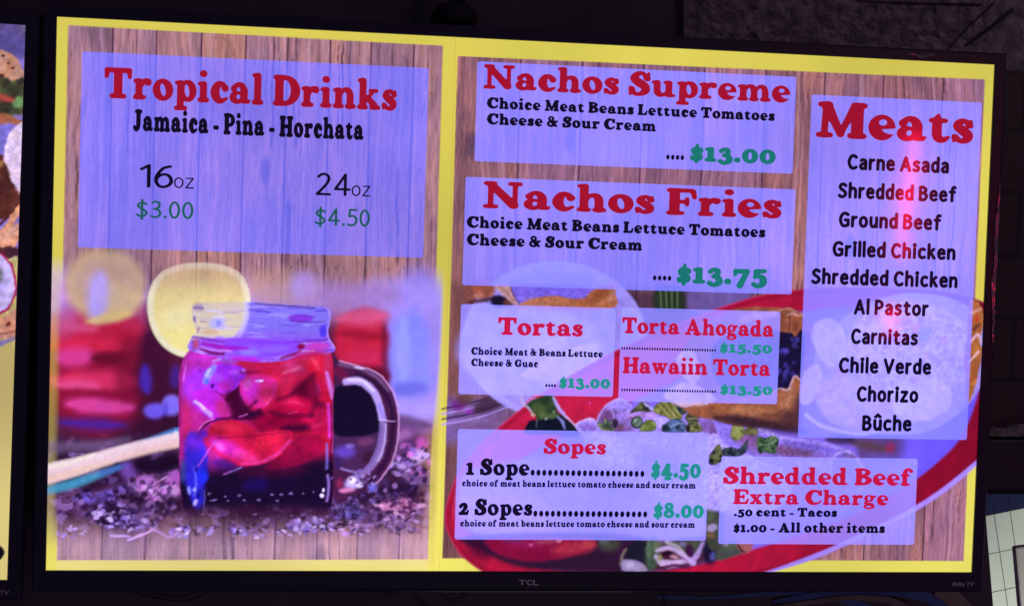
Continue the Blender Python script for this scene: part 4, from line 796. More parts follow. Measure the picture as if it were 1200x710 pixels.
# neck, with the lemon seen through its left half
nk = [(228, 357), (262, 354), (300, 354), (340, 357), (384, 361), (387, 374), (384, 386), (386, 397), (392, 406), (386, 414), (340, 422), (300, 424), (256, 418), (222, 410), (224, 396), (229, 388), (226, 374)]
d = J.poly(nk, None, 1.2); nb = inside(d, 1.2)
lem = inside(d_ell(X, Y, 233, 362, 57, 48), 3)*inside(Y-396, 5)
J.over(mix((132, 122, 250), (150, 100, 250), step(380, 402, Y)), nb*(.86-.62*lem))
st = fbm(X*.10, Y*1.2, 3.0, 3, 33)
J.over((186, 186, 255), nb*step(.60, .74, st)*.45*(1-.5*lem)); J.over((92, 70, 200), nb*step(.62, .76, fbm(X*.09+90, Y*1.2, 2.8, 3, 39))*.5*(1-.6*lem))
paint(J, [('p', [(262, 398), (300, 396), (345, 399), (352, 408), (330, 416), (300, 420), (276, 414)], 3, .95, (138, 72, 250)), ('e', 292, 412, 12, 5, 0, 4, .8, (150, 134, 255)), ('e', 322, 409, 16, 4, -4, 3, .7, (146, 110, 255)), ('e', 288, 421, 18, 3, 6, 3, .9, (196, 30, 210)), ('e', 372, 406, 14, 5, -4, 3, .9, (206, 60, 190)), ('e', 352, 373, 14, 4.4, 0, 2, .9, (136, 50, 214)), ('l', [(340, 375, .9), (366, 377, 1), (382, 376, .8)], 1, .7, (84, 50, 160)), ('l', [(344, 370, .8), (368, 371, .9)], 1, .6, (90, 50, 190)),
  ('e', 379, 388, 4.4, 7, 0, 1.6, .9, (74, 56, 222)), ('l', [(300, 355.5, .9), (330, 357.5, 1.3), (368, 361, 1)], 1, .8, (86, 60, 124)), ('l', [(300, 365, .8), (316, 365.5, .9)], .9, .8, (70, 50, 196)), ('l', [(370, 364.6, .8), (383, 364, .9)], .9, .8, (66, 50, 190)), ('l', [(344, 401, .8), (362, 399.5, 1), (383, 398, 1)], 1, .9, (100, 30, 170)), ('l', [(300, 401, .7), (340, 402, .9)], 1, .6, (110, 40, 200)), ('l', [(270, 387, .6), (330, 391, .6)], 1, .4, (180, 120, 250)),
  ('e', 353, 406, 4.4, 3.2, 0, 1.6, .95, (136, 0, 62)), ('l', [(350, 411.5, .8), (368, 411, .9)], .9, .9, (230, 166, 214)), ('e', 362, 419, 22, 6, -8, 4, .9, (206, 14, 58)), ('l', [(330, 420, 1.6), (345, 414, 1.6), (352, 411, 1.2)], 1.6, .8, (120, 0, 60)), ('l', [(384, 361, 1), (387, 374, 1.2), (383.5, 386, 1.2), (386, 398, 1.4), (391, 406, 1.6)], 1, .85, (206, 160, 240)),
  ('l', [(227, 360, 1), (238, 361.5, 1.3)], 1.1, .8, (104, 74, 150)), ('l', [(243, 364, 1), (252, 364.5, 1.4), (262, 366.5, 1)], 1, .95, (228, 216, 250)), ('l', [(262, 366, .6), (290, 364, .6)], 1, .6, (150, 120, 190)), ('e', 255, 378, 9, 6.5, 0, 3, .9, (182, 184, 250)), ('l', [(251, 371.5, .8), (263, 371.5, .9)], .9, 1, (232, 234, 255)), ('e', 256, 379, 3, 4, 0, 1.6, .8, (136, 140, 250)), ('e', 262, 384, 10, 2, 0, 1.5, .6, (210, 200, 246)), ('l', [(289, 350, 2), (289, 372, 2.4), (284, 386, 2), (280, 394, 1)], 1.8, .75, (214, 200, 236)),
  ('e', 228, 374, 2, 3.4, 0, 1.4, .9, (136, 80, 166)), ('l', [(236, 376.5, 1), (244, 377.5, .8)], 1, .8, (136, 90, 160)), ('e', 226, 386, 1.6, 4, 8, 1.2, .9, (110, 66, 80)), ('e', 232, 386, 2, 4, 0, 1.3, .7, (180, 110, 170)), ('e', 246, 389, 10, 3, 0, 2, .5, (220, 150, 120)),
  ('l', [(223, 394, 1.2), (236, 396, 1.6), (250, 399, 1.4), (262, 400, 1)], 1.1, .95, (126, 40, 176)), ('e', 258, 396, 6, 2.4, 0, 1.4, .7, (170, 130, 250)), ('l', [(238, 402.5, 1.8), (250, 405, 2.2), (266, 407, 2.4), (290, 408, 1.2)], 1.5, .95, (166, 14, 172)), ('l', [(236, 407, .7), (250, 409.6, .8), (272, 411.5, .8)], .9, .9, (236, 150, 236)), ('l', [(236, 409.5, 1.4), (248, 413, 1.9), (262, 414.5, 1.6)], 1.3, .95, (116, 0, 66)), ('e', 230, 403, 3, 6, 0, 2, .8, (196, 70, 90)), ('e', 235, 413, 4, 3, 0, 1.6, .8, (206, 150, 240)), ('l', [(226, 398, .9), (227, 412, 1)], 1, .7, (150, 60, 120)), ('e', 276, 423, 5, 1.8, 6, 1.4, .9, (160, 10, 60)), ('e', 286, 426, 4, 2, 6, 1.4, .9, (150, 10, 60))], nb)
J.grain(.05, 3, 53); J.a *= (1-.85*step(588, 612, Y))
J.build('drink_jar_picture', M_PICA, screen, LAYER*5, tone=(.98, .95, 1.06))

# ---------------------------------------------------------------- right page
R1 = page((XM+.00008, SW/2, -SH/2, SH/2), [(536.5, 66), (1154, 93.5), (1129, 657), (518.5, 653.5)], SEAM2, 12, (144, 98, 130), (168, 108, 106))
R1.build('wood_page_picture', M_PIC, screen, LAYER*1, cut=False)

T = Picture(519, 300, 1168, 674, 1.15)
X, Y = T.X, T.Y
wx = d_poly(X, Y, [(536.5, 66), (1154, 93.5), (1129, 657), (518.5, 653.5)])
inw = inside(wx, .6)
T.over((60, 34, 50), inw*step(322, 350, Y)*inside(np.abs(X-800)-90, 26)*.85)                       # dim table top
T.over((92, 54, 46), inw*step(318, 342, Y)*inside(X-620, 50)*.6)
T.over(mix((96, 74, 122), (150, 130, 196), fbm(X, Y*3+X*.9, 20, 3, 3)), inw*step(455, 475, Y)*inside(X-600, 30)*inside(Y-520, 12)*.8)
for k in range(4): T.line([(518, 497-k*6, 1.1), (560, 489-k*6.5, 1.1), (612, 470-k*6, .8)], (48, 26, 70) if k % 2 else (186, 166, 226), .8, 1)
T.ell(538, 474, 8, 7, (112, 20, 120), 4, .7); T.ell(550, 482, 5, 3, (150, 50, 170), 2, .8); T.ell(572, 474, 18, 8, (52, 30, 44), 5, .8, -20); T.ell(545, 468, 10, 6, (86, 60, 46), 4, .7)
T.ell(650, 398, 108, 92, (178, 172, 240), 2, .97); T.ell(650, 400, 98, 82, (150, 142, 220), 3, .6)          # small white plate
T.ell(842, 352, 40, 22, (120, 106, 170), 6, .8); T.poly([(768, 338), (800, 340), (800, 366), (768, 366)], (40, 52, 34), 3, .9)
for k in range(9): T.line([(770+k*3.4, 338, .9), (772+k*3.1, 362, .9)], (96, 140, 70) if k % 2 else (34, 62, 26), .85, .9)
paint(T, [('p', [(600, 334), (690, 336), (696, 352), (604, 356)], 2.5, .9, (128, 108, 222)), ('e', 551, 343, 7, 12, 0, 2.5, .95, (140, 84, 70)), ('e', 567, 339, 13, 11, 0, 2.5, .97, (164, 90, 58)), ('e', 562, 346, 6, 4, 0, 2, .7, (200, 140, 106)), ('l', [(550, 354, 1.5), (566, 352, 2), (580, 349, 2.2)], 1.6, .9, (60, 28, 30)), ('e', 585, 353, 10, 7, 0, 2, .97, (20, 14, 36)), ('e', 596, 355, 6, 5, 0, 2, .9, (112, 64, 46)), ('l', [(584, 340, 2), (590, 344, 3)], 1.5, .8, (212, 190, 230)), ('p', [(580, 334), (597, 334), (600, 344), (607, 356), (600, 355), (588, 344)], 1.3, .97, (206, 164, 138)), ('l', [(586, 336, .6), (594, 343, .7), (602, 353, .6)], .9, .7, (130, 80, 60)), ('l', [(598, 336, .7), (602, 346, .8), (608, 355, .7)], .9, .8, (90, 50, 60)),
  ('p', [(606, 358), (616, 353), (632, 348.5), (650, 346.5), (668, 349.5), (684, 350), (692, 342), (703, 337), (714, 333), (724, 330), (721, 342), (714, 362), (610, 364)], 1.2, 1, (188, 120, 70)), ('e', 704, 344, 10, 6, -24, 4, .8, (148, 80, 38)), ('e', 640, 352, 22, 3, 0, 3, .6, (206, 140, 90)), ('e', 690, 353, 14, 4, 0, 3, .6, (160, 90, 50)), ('l', [(712, 335, 1), (722, 331, 1.2), (719, 342, .8), (714, 354, .7)], 1, .8, (226, 176, 150)), ('e', 608, 350, 4, 1.5, 0, 1.2, .6, (150, 130, 220))])
mt_ = fbm(X, Y, 2.6, 2, 6); T.rgb = T.rgb*(1+(.35*(mt_-.5)*inside(np.abs(Y-350)-10, 4)*inside(X-724, 3)*step(545, 550, X))[..., None])
salad = mix((226, 216, 246), (150, 140, 214), fbm(X, Y, 24, 4, 44)); T.over(salad, inside(d_ell(X, Y, 620, 410, 86, 50), 8)*.9)
T.poly([(640, 420), (690, 402), (702, 410), (694, 436), (650, 446), (610, 440)], (222, 206, 232), 2, .9)
T.grain(.12, 10, 78, .04); T.build('side_plate_picture', M_PICA, screen, LAYER*2, tone=(.92, .86, 1.04))

D = Picture(519, 325, 1168, 674, 1.1)
X, Y = D.X, D.Y
outer = [(522, 600), (529, 632), (552, 660), (600, 684), (700, 700), (800, 694), (880, 676), (950, 656), (1010, 630), (1070, 600), (1110, 574), (1141, 548), (1170, 518), (1200, 440), (1180, 372), (1120, 345), (1040, 338), (960, 338), (905, 344), (868, 353), (800, 377), (720, 412), (640, 458), (580, 505), (540, 550)]
d = D.poly(outer, (196, 182, 232), 1.4)
low = step(470, 560, Y)*step(840, 960, X)
sh = np.where(low > .5, 10.0, 0)*1.0
red = mix((206, 24, 52), (150, 8, 36), step(880, 1050, X)*.9); red = mix(red, (228, 40, 66), inside(np.abs(Y-470)-40, 40)*inside(X-720, 40)*.7)
red = red*(.93+.14*fbm(X+Y*.4, Y*.3, 8, 3, 15)[..., None]); red = mix(red, (120, 6, 30), inside(np.abs(d+4)-2, 3)*.4)
D.over(red, inside(d-.5+6.5*low, 1.8))
inner = [(545, 600), (556, 626), (600, 655), (700, 672), (800, 664), (880, 644), (950, 622), (1010, 598), (1060, 570), (1100, 540), (1130, 505), (1150, 440), (1140, 392), (1090, 366), (1040, 360), (960, 362), (880, 380), (800, 440), (740, 470), (690, 500), (640, 520), (580, 560)]
di = D.poly(inner, mix((150, 140, 216), (128, 122, 236), step(980, 1080, X)), 2.5, .97)
D.over((116, 106, 216), inside(np.abs(di+5)-3, 5)*step(950, 1000, X)*.5)
# shaded food bed along the lower rim
bed = mix((50, 26, 34), (110, 30, 40), fbm(X, Y, 22, 3, 71)); D.over(bed, inside(di, 4)*step(596, 622, Y)*inside(X-840, 30)*.97)
D.over((96, 74, 96), inside(di, 3)*inside(np.abs(Y-520)-20, 14)*step(1000, 1010, X)*inside(X-1058, 12)*.8); D.ell(1018, 522, 24, 5, (98, 78, 60), 4, .8, 12); D.ell(1043, 524, 6, 6, (170, 50, 80), 3, .8); D.ell(985, 515, 18, 5, (58, 40, 60), 4, .8)
D.grain(.08, 14, 77); D.build('red_plate_picture', M_PICA, screen, LAYER*3, tone=(.86, .74, 1.12))

V_ = Picture(524, 455, 1010, 672, 1.0)
X, Y = V_.warp(2.5, 10, 43)
V_.X, V_.Y = survey(V_.x, V_.z+CZ); X, Y = V_.warp(1.0, 7, 43)
paint(V_, [('p', [(540, 560), (600, 540), (690, 530), (760, 540), (830, 560), (830, 625), (700, 632), (560, 628)], 6, .9, (170, 156, 226)), ('e', 600, 606, 60, 26, 10, 10, .7, (206, 170, 226)), ('e', 740, 560, 50, 26, -10, 10, .7, (150, 140, 226)),
  ('p', [(548, 628), (566, 646), (600, 662), (640, 668), (700, 668), (740, 666), (740, 628)], 4, .97, (48, 20, 46)), ('e', 562, 642, 16, 12, 30, 6, .8, (58, 6, 44)), ('p', [(572, 630), (630, 628), (690, 630), (698, 637), (690, 645), (662, 653), (625, 658), (594, 653), (574, 642)], 3, 1, (140, 10, 54)), ('e', 672, 641, 26, 8, -8, 5, .9, (190, 52, 66)), ('e', 690, 637, 7, 5, 0, 3, .8, (196, 76, 76)), ('e', 618, 636, 20, 5, 0, 4, .6, (170, 30, 90)), ('e', 640, 634, 14, 3, 0, 2, .6, (176, 90, 96)), ('e', 655, 633, 3, 2, 0, 1.2, .7, (230, 170, 180)), ('e', 622, 638, 2, 2, 0, 1, .7, (220, 120, 150)), ('e', 600, 632, 14, 3, 0, 2.5, .6, (120, 60, 120)),
  ('e', 714, 637, 13, 9, 0, 4, .9, (72, 78, 54)), ('e', 708, 634, 6, 4, 0, 3, .8, (96, 110, 100)), ('e', 748, 645, 15, 15, 0, 4, .97, (24, 26, 38)), ('l', [(725, 652, 1.6), (728, 642, 2.2), (740, 635, 2)], 1.6, .9, (64, 16, 56)), ('l', [(727, 660, 2), (729, 650, 2), (733, 643, 1.4)], 1.6, .9, (150, 146, 110)), ('p', [(729, 656), (740, 655), (752, 659), (758, 668), (730, 668)], 2, .95, (172, 164, 186)), ('e', 738, 662, 5, 4, 0, 2, .7, (210, 206, 220)),
  ('e', 764, 648, 8, 20, 4, 3, .95, (66, 96, 64)), ('e', 760, 644, 3, 10, 0, 2, .7, (100, 136, 90)), ('e', 770, 640, 5, 8, 0, 3, .7, (120, 136, 90)), ('e', 808, 640, 22, 10, 0, 4, .9, (70, 84, 60)), ('l', [(781, 634, 2), (794, 640, 2.2), (803, 650, 1.8)], 1.4, .95, (190, 190, 176)), ('l', [(770, 644, 2), (784, 641, 2.6), (798, 648, 2.8), (812, 659, 3)], 1.6, .95, (228, 202, 232)), ('l', [(769, 651, 2.4), (776, 659, 3.8), (790, 660, 4), (802, 656, 3)], 1.8, .97, (236, 208, 232)), ('e', 773, 653, 2.6, 4, 0, 1.4, .8, (150, 160, 90)), ('e', 781, 648, 5.4, 2.4, -4, 1.4, .97, (28, 8, 32)), ('e', 790, 652, 5, 2, 10, 1.6, .7, (226, 170, 170)), ('e', 808, 645, 4.6, 7, -14, 2, .95, (62, 14, 62)), ('l', [(811, 658, 2.4), (818, 647, 2.8), (824, 636, 2.6)], 1.6, .95, (206, 176, 226)), ('e', 800, 637, 4, 3, 0, 1.5, .6, (160, 140, 196)), ('l', [(795, 651, .7), (804, 656, .7)], .9, .7, (120, 60, 110)), ('l', [(776, 664, 1.4), (792, 662, 1.6), (806, 665, 1.6)], 1.2, .9, (70, 16, 50)),
  ('e', 832, 646, 9, 15, 0, 3, .97, (20, 14, 42)), ('e', 835, 651, 3.6, 5, 10, 2, .8, (96, 106, 180)), ('p', [(838, 650), (846, 636), (864, 634), (870, 646), (858, 652), (842, 656)], 2.2, .95, (66, 82, 54)), ('e', 856, 640, 6, 5, 0, 2.5, .6, (96, 120, 70)), ('p', [(862, 636), (882, 634), (880, 644), (870, 648)], 2, .95, (172, 102, 76)), ('l', [(864, 638, .9), (868, 644, 1.1), (872, 647, .8)], .9, .9, (40, 16, 30)), ('e', 850, 638, 4, 2, 0, 1.4, .6, (196, 176, 200)),
  ('p', [(829, 545), (846, 540), (847, 634), (828, 634)], 2, .95, (64, 74, 48)), ('e', 843, 560, 4, 40, 0, 2.5, .9, (24, 24, 40)), ('e', 834, 566, 4, 16, 10, 2.5, .7, (116, 124, 70)), ('e', 834, 618, 6, 5, -20, 2, .8, (190, 176, 206)), ('e', 833, 627, 5, 3, 0, 2, .7, (150, 106, 66)), ('e', 832, 600, 4, 10, 0, 2, .8, (90, 110, 76)), ('e', 834, 585, 4, 6, 0, 2, .6, (150, 140, 200)),
  ('p', [(614, 480), (622, 474), (640, 464), (648, 464), (660, 484), (676, 503), (617, 504), (618, 492)], 1.4, 0, (0, 0, 0)),
  ('p', [(649, 478), (656, 484), (666, 492), (677, 502), (678, 510), (656, 510), (650, 492)], 1.3, 1, (14, 28, 36)), ('p', [(617, 508), (619, 494), (628, 491), (640, 488), (651, 490), (660, 498), (662, 508)], 1.3, 1, (10, 18, 34)), ('p', [(615, 475), (624, 469), (636, 464), (648, 463), (651, 472), (653, 482), (656, 488), (646, 491), (636, 491), (629, 492), (627, 485), (622, 480)], 1.4, 1, (40, 70, 38)),
  ('e', 632, 478, 10, 6, -20, 4, .8, (82, 106, 46)), ('e', 646, 470, 4, 6, 0, 2.5, .8, (86, 104, 54)), ('e', 640, 470, 7, 5, 0, 3, .7, (26, 54, 30)), ('e', 646, 487, 8, 3, -14, 2, .8, (96, 124, 64)), ('e', 636, 486, 5, 4, 0, 2, .7, (106, 126, 66)), ('e', 639.5, 490.5, 1.8, 1.6, 0, .9, .8, (170, 190, 176)), ('e', 649, 482.5, 1.5, 2, 0, .9, .8, (150, 170, 130)), ('e', 624.5, 486, 2.2, 2, 0, 1, .9, (224, 186, 150)), ('l', [(629, 492, 1), (629, 500, .8)], 1, .8, (96, 130, 100)), ('l', [(611.5, 462, .6), (612, 470, 1.8), (618, 477, 1.2), (624, 484, .8)], 1, .95, (196, 190, 206)), ('l', [(617, 471, 1.2), (626, 465, 1.4), (634, 463, 1.2)], 1.2, .9, (226, 80, 110)),
  ('l', [(648, 465, 1.2), (653, 475, 2.2), (661, 486, 1.5), (665, 490, .8)], .9, 1, (188, 188, 248)), ('l', [(664, 488, .8), (670, 494, 1), (677, 502, .8)], .9, 1, (238, 206, 224)), ('l', [(653, 488, 1.2), (659, 494, 1.9), (661.5, 502, 1.2)], .9, .95, (160, 170, 220)), ('e', 691, 472, 1, 1.8, -20, .8, .8, (226, 90, 170))])
V_.grain(.10, 5, 79, .03); V_.grain(.06, 2.4, 80)
V_.build('salad_picture', M_PICA, screen, LAYER*4, tone=(.92, .86, 1.05))

K = Picture(660, 460, 1040, 640, 1.0)
X, Y = K.X, K.Y
X, Y = K.warp(.8, 6, 47)
paint(K, [('p', [(690, 500), (760, 500), (830, 508), (868, 522), (905, 534), (930, 560), (900, 600), (800, 590), (700, 545)], 3, .95, (176, 168, 236)), ('e', 760, 540, 50, 20, 10, 12, .6, (140, 130, 226)), ('e', 850, 575, 30, 16, 30, 8, .6, (206, 196, 246)), ('e', 720, 530, 26, 14, 20, 8, .6, (206, 196, 246)),
  ('p', [(674, 500), (684, 492), (696, 491), (712, 512), (690, 512)], 1.3, 1, (186, 168, 240)), ('e', 690, 501, 9, 5, 0, 3, .7, (130, 96, 180)), ('l', [(674, 497, .8), (686, 491, 1), (696, 490.5, .8)], .9, .9, (224, 200, 250)),
  ('p', [(699, 500), (704, 484), (714, 472), (728, 467), (738, 472), (750, 480), (800, 470), (816, 469), (834, 474), (850, 483), (862, 500), (858, 520), (800, 512), (720, 512)], 1.5, 1, (168, 148, 226)), ('e', 712, 489, 10, 11, 20, 5, .95, (112, 70, 112)), ('e', 726, 500, 15, 7, 0, 4, .9, (104, 68, 104)), ('e', 732, 492, 12, 10, 30, 5, .6, (156, 128, 196)), ('e', 724, 474, 12, 4, -14, 3, .85, (184, 168, 248)), ('e', 719, 483, 3, 4, 20, 2, .7, (110, 76, 140)), ('l', [(717, 481, 1), (719, 488, 1)], 1, .7, (210, 196, 250)), ('l', [(699, 494, .8), (704, 483, 1), (714, 471.5, 1), (728, 466.5, .8)], .9, .85, (214, 190, 250)),
  ('e', 752, 486, 18, 4, 0, 2.5, .9, (190, 150, 214)), ('e', 744, 490, 8, 4, 0, 2.5, .7, (150, 110, 150)), ('p', [(766, 489), (783, 491), (776, 502), (768, 498)], 1.3, 1, (198, 184, 250)), ('e', 826, 482, 18, 8, 20, 5, .8, (148, 136, 244)), ('e', 842, 504, 16, 8, 22, 5, .9, (118, 76, 118)), ('e', 822, 498, 12, 6, 20, 5, .8, (130, 94, 160)),
  ('p', [(830, 512), (842, 508), (868, 521), (900, 528), (905, 536), (846, 534), (830, 524)], 1.5, .97, (196, 184, 244)),
  ('p', [(838, 481), (856, 484), (880, 492), (900, 505), (916, 511), (936, 511.5), (962, 516), (985, 523), (1000, 529), (1009, 540), (1014, 556), (1010, 576), (985, 574), (960, 560), (905, 545), (880, 534), (850, 520), (838, 500)], 1.5, 1, (150, 132, 222)), ('l', [(856, 487, 2.6), (880, 496, 3.6), (902, 508, 3), (926, 515, 2.4), (960, 520, 2), (985, 526, 1.6)], 2, .85, (196, 182, 244)), ('e', 880, 517, 24, 8, 25, 5, .85, (132, 88, 128)), ('e', 935, 530, 30, 6, 8, 4, .95, (112, 76, 112)), ('e', 960, 524, 26, 4, 10, 4, .6, (112, 92, 190)), ('e', 915, 526, 10, 6, 10, 4, .7, (140, 96, 130)), ('e', 940, 521, 24, 4, 10, 3, .6, (120, 100, 190)), ('e', 970, 534, 20, 5, 10, 4, .7, (150, 128, 214)), ('e', 960, 548, 30, 8, 14, 6, .6, (186, 170, 240)),
  ('e', 993, 553, 18, 24, -14, 2.4, .9, (126, 112, 200)), ('l', [(972, 556, 1), (975, 538, 1.2), (985, 529, 1.4), (998, 531, 1.2), (1008, 545, 1.1), (1013, 562, 1)], 1, .9, (196, 182, 236)), ('e', 995, 534, 8, 2, 10, 1.4, .8, (130, 96, 140))])
mot = fbm(X, Y, 3.2, 3, 57); big = fbm(X, Y, 10, 2, 58); K.rgb = K.rgb*(1+.5*(mot-.5)*(.4+big))[..., None]
def leafp(pts, c1, c2, seed, soft=1.1):
    e = K.poly(pts, None, soft); K.over(mix(c1, c2, np.clip(.5+(fbm(X, Y, 5, 3, seed)-.5)*2.6, 0, 1)), inside(e, soft)); K.over((16, 26, 24), inside(np.abs(e+.3)-.3, 1.0)*.35)
leafp([(700, 494), (706, 496), (708, 490), (713, 494), (718, 492), (716, 499), (722, 504), (712, 504), (704, 502)], (56, 76, 48), (136, 170, 110), 3); K.ell(721, 496, 3, 5, (40, 32, 50), 1.2, .95); K.ell(727, 500, 4, 4, (110, 80, 90), 1.5, .8); K.line([(700, 498, 1), (708, 504, 1.1), (718, 506, 1)], (150, 160, 100), .8, 1)
leafp([(738, 484), (748, 473), (756, 470), (764, 478), (768, 482), (756, 482), (744, 482)], (48, 56, 34), (116, 122, 66), 5); K.line([(755, 472, 1.2), (762, 478, 2), (768, 482, 1.2)], (190, 192, 240), .9, 1); K.ell(757, 478, 3.4, 2, (36, 40, 40), 1.2, .9)
leafp([(786, 478), (794, 470), (804, 474), (804, 484), (794, 484)], (30, 44, 56), (70, 92, 60), 6)
leafp([(766, 482), (770, 473), (784, 468), (791, 477), (799, 487), (792, 493), (780, 488)], (104, 112, 44), (156, 164, 78), 7)
for k in range(5): K.line([(771+k*4, 473-k*.3, .5), (777+k*4, 480, .6), (784+k*3.4, 488, .5)], (186, 190, 110) if k % 2 == 0 else (76, 86, 30), .8, .8)
K.ell(746, 494.5, 7, 7.2, (28, 46, 28), 1.2, 1, 20); K.ell(746.5, 494, 5.4, 5.6, (112, 138, 108), 1.2, 1); K.line([(743, 497, .7), (747, 494, .7), (749, 489, .7)], (60, 90, 56), .8, .8); K.ell(744, 492, 1.6, 1.6, (180, 196, 190), .9, .7)
leafp([(750, 502), (756, 493), (764, 492), (769, 498), (766, 504), (752, 505)], (96, 122, 44), (154, 178, 80), 9)
leafp([(776, 500), (784, 493), (792, 490), (801, 494), (803, 500), (800, 506), (778, 506)], (36, 52, 62), (92, 128, 160), 11); K.line([(782, 502, .7), (792, 496, .8), (801, 496, .6)], (170, 196, 206), .7, .9); K.ell(780, 501, 5, 4, (24, 34, 34), 1.6, .85)
leafp([(803, 487), (810, 482), (817, 484), (818, 492), (814, 497), (806, 495)], (46, 50, 34), (104, 108, 60), 13); K.line([(806, 491, .8), (812, 489.5, 1), (818, 491, .8)], (170, 172, 120), .8, .9); leafp([(804, 498), (812, 495), (820, 497), (822, 505), (806, 506)], (66, 72, 34), (146, 156, 80), 15); K.ell(806, 502, 2.4, 4, (28, 30, 30), 1.2, .9); K.line([(819, 494, .7), (821, 504, .8)], (150, 156, 96), .8, .9)
leafp([(842, 474), (848, 480), (855, 488), (853, 495), (846, 493), (840, 484)], (56, 80, 66), (110, 160, 116), 17); K.ell(843, 487, 2.4, 4.5, (104, 70, 74), 1.4, .8, -20); K.line([(844, 477, .6), (850, 485, .7), (853, 492, .6)], (170, 190, 180), .8, .8); K.line([(857, 491, .7), (866, 492, .7)], (60, 60, 90), .6, .9)
leafp([(856, 506), (858, 498), (866, 496), (872, 502), (870, 511), (862, 516), (857, 512)], (100, 116, 44), (164, 180, 90), 19); K.line([(872, 506, 1.2), (880, 498, 2), (888, 493, 1.6), (899, 491, 1.2)], (126, 136, 60), .95, 1.1); K.line([(885, 487, .8), (889, 492, 1.2), (896, 492, 1)], (166, 176, 106), .9, 1); leafp([(870, 506), (880, 500), (888, 504), (884, 512), (876, 510)], (80, 80, 40), (136, 140, 70), 21); K.ell(882, 512, 6, 4, (116, 80, 130), 2, .6)
leafp([(888, 511), (897, 513), (904, 510), (912, 514), (911, 522), (907, 531), (896, 529), (890, 531), (886, 521)], (28, 60, 34), (106, 146, 84), 23); K.line([(891, 520, .6), (900, 520, .7), (909, 516, .6)], (160, 186, 130), .7, .8); K.line([(900, 521, .5), (904, 528, .6)], (150, 176, 120), .6, .8)
leafp([(846, 527), (856, 523), (866, 526), (876, 515), (875, 526), (868, 534), (848, 534)], (20, 30, 42), (66, 84, 84), 25); leafp([(830, 536), (836, 526), (842, 520), (846, 528), (845, 540), (832, 544)], (28, 34, 34), (110, 120, 66), 27)
K.grain(.05, 2.4, 81)
K.build('rolled_tortilla_picture', M_PICA, screen, LAYER*5, tone=(.93, .87, 1.07))

N = Picture(770, 352, 972, 512, 1.0)
X, Y = N.X, N.Y
bowl = [(806, 400), (826, 378), (866, 362), (905, 360), (935, 364), (948, 380), (950, 400), (944, 430), (948, 446), (936, 462), (938, 480), (926, 498), (890, 500), (850, 496), (826, 484), (812, 458), (798, 430)]
e = N.poly(bowl, mix((120, 68, 44), (176, 116, 72), fbm(X, Y, 12, 4, 91)), 1.5, 1, True, 1.5)
N.over((64, 30, 30), inside(e, 2)*step(480, 498, Y)*.6); N.poly([(868, 370), (900, 364), (936, 366), (940, 372), (900, 372), (870, 378)], (206, 158, 116), 1.6, .9, True, 2)
N.poly([(838, 402), (870, 388), (912, 386), (940, 388), (940, 430), (928, 452), (900, 458), (860, 462), (836, 440)], (20, 14, 52), 2.5, .98, True, 1.5)
q_ = np.random.RandomState(9)
for k in range(70):
    bx_, by_ = 842+q_.rand()*96, 396+q_.rand()*56; c_ = np.array((60, 56, 140.))*(.6+.8*q_.rand())
    N.ell(bx_, by_, 2.6+q_.rand()*2, 2+q_.rand()*1.4, c_, 1.6, .75, q_.rand()*180); N.ell(bx_-1, by_-1, .8, .6, (130, 130, 220), .8, .5)
paint(N, [('p', [(911, 364), (924, 361), (933, 365), (938, 371), (939, 382), (932, 394), (927, 390), (918, 389), (911, 386)], 1.3, 1, (166, 102, 64)), ('e', 917, 375, 4, 12, 0, 2.5, .7, (140, 80, 46)), ('e', 931, 380, 4, 8, 0, 2, .7, (130, 72, 44)), ('l', [(925, 366, 1), (925, 380, 1), (923, 390, .8)], 1, .8, (84, 44, 40)), ('l', [(923, 369, 1), (929, 367, 1.6), (936, 370, 1.2)], 1, .9, (214, 168, 146)), ('l', [(912, 364, .8), (924, 361.5, 1), (932, 365, .8)], 1, .8, (206, 160, 140)),
  ('p', [(800, 470), (850, 470), (905, 460), (914, 456), (924, 456), (928, 445), (931, 440), (937, 444), (942, 470), (938, 496), (924, 503), (896, 500), (850, 494), (810, 486)], 1.6, 1, (160, 102, 62)), ('e', 880, 482, 24, 7, 4, 4, .8, (186, 130, 80)), ('e', 922, 472, 8, 14, 14, 5, .8, (180, 122, 74)), ('e', 900, 498, 46, 7, 10, 4, .9, (52, 30, 40)), ('e', 925, 492, 14, 12, 20, 5, .8, (70, 42, 48)), ('e', 935, 478, 5, 18, 8, 4, .85, (78, 48, 54)), ('e', 860, 492, 26, 5, 8, 3, .85, (60, 36, 44)), ('e', 900, 487, 8, 3, 10, 2.5, .7, (110, 66, 50)), ('e', 914, 486, 6, 5, 0, 3, .6, (120, 74, 52)),
  ('l', [(906, 458, .8), (914, 455, 1.1), (923, 456.5, 1.2), (927, 448, 1.2), (931, 440.5, 1.2), (937, 445, 1)], .9, .95, (226, 192, 184)), ('l', [(928, 447, .8), (926, 462, .8), (921, 476, .6)], 1.2, .5, (214, 170, 140))])
mt_ = fbm(X, Y, 3, 3, 93); N.rgb = N.rgb*(1+.3*(mt_-.5))[..., None]
N.poly([(778, 462), (800, 448), (826, 456), (838, 470), (800, 476)], (226, 210, 222), 2, .9, True, 2); N.poly([(792, 420), (812, 410), (820, 440), (808, 450)], (236, 216, 220), 2, .8)
N.grain(.14, 6, 81, .05); N.build('tortilla_bowl_picture', M_PICA, screen, LAYER*6, tone=(.92, .84, 1.0))

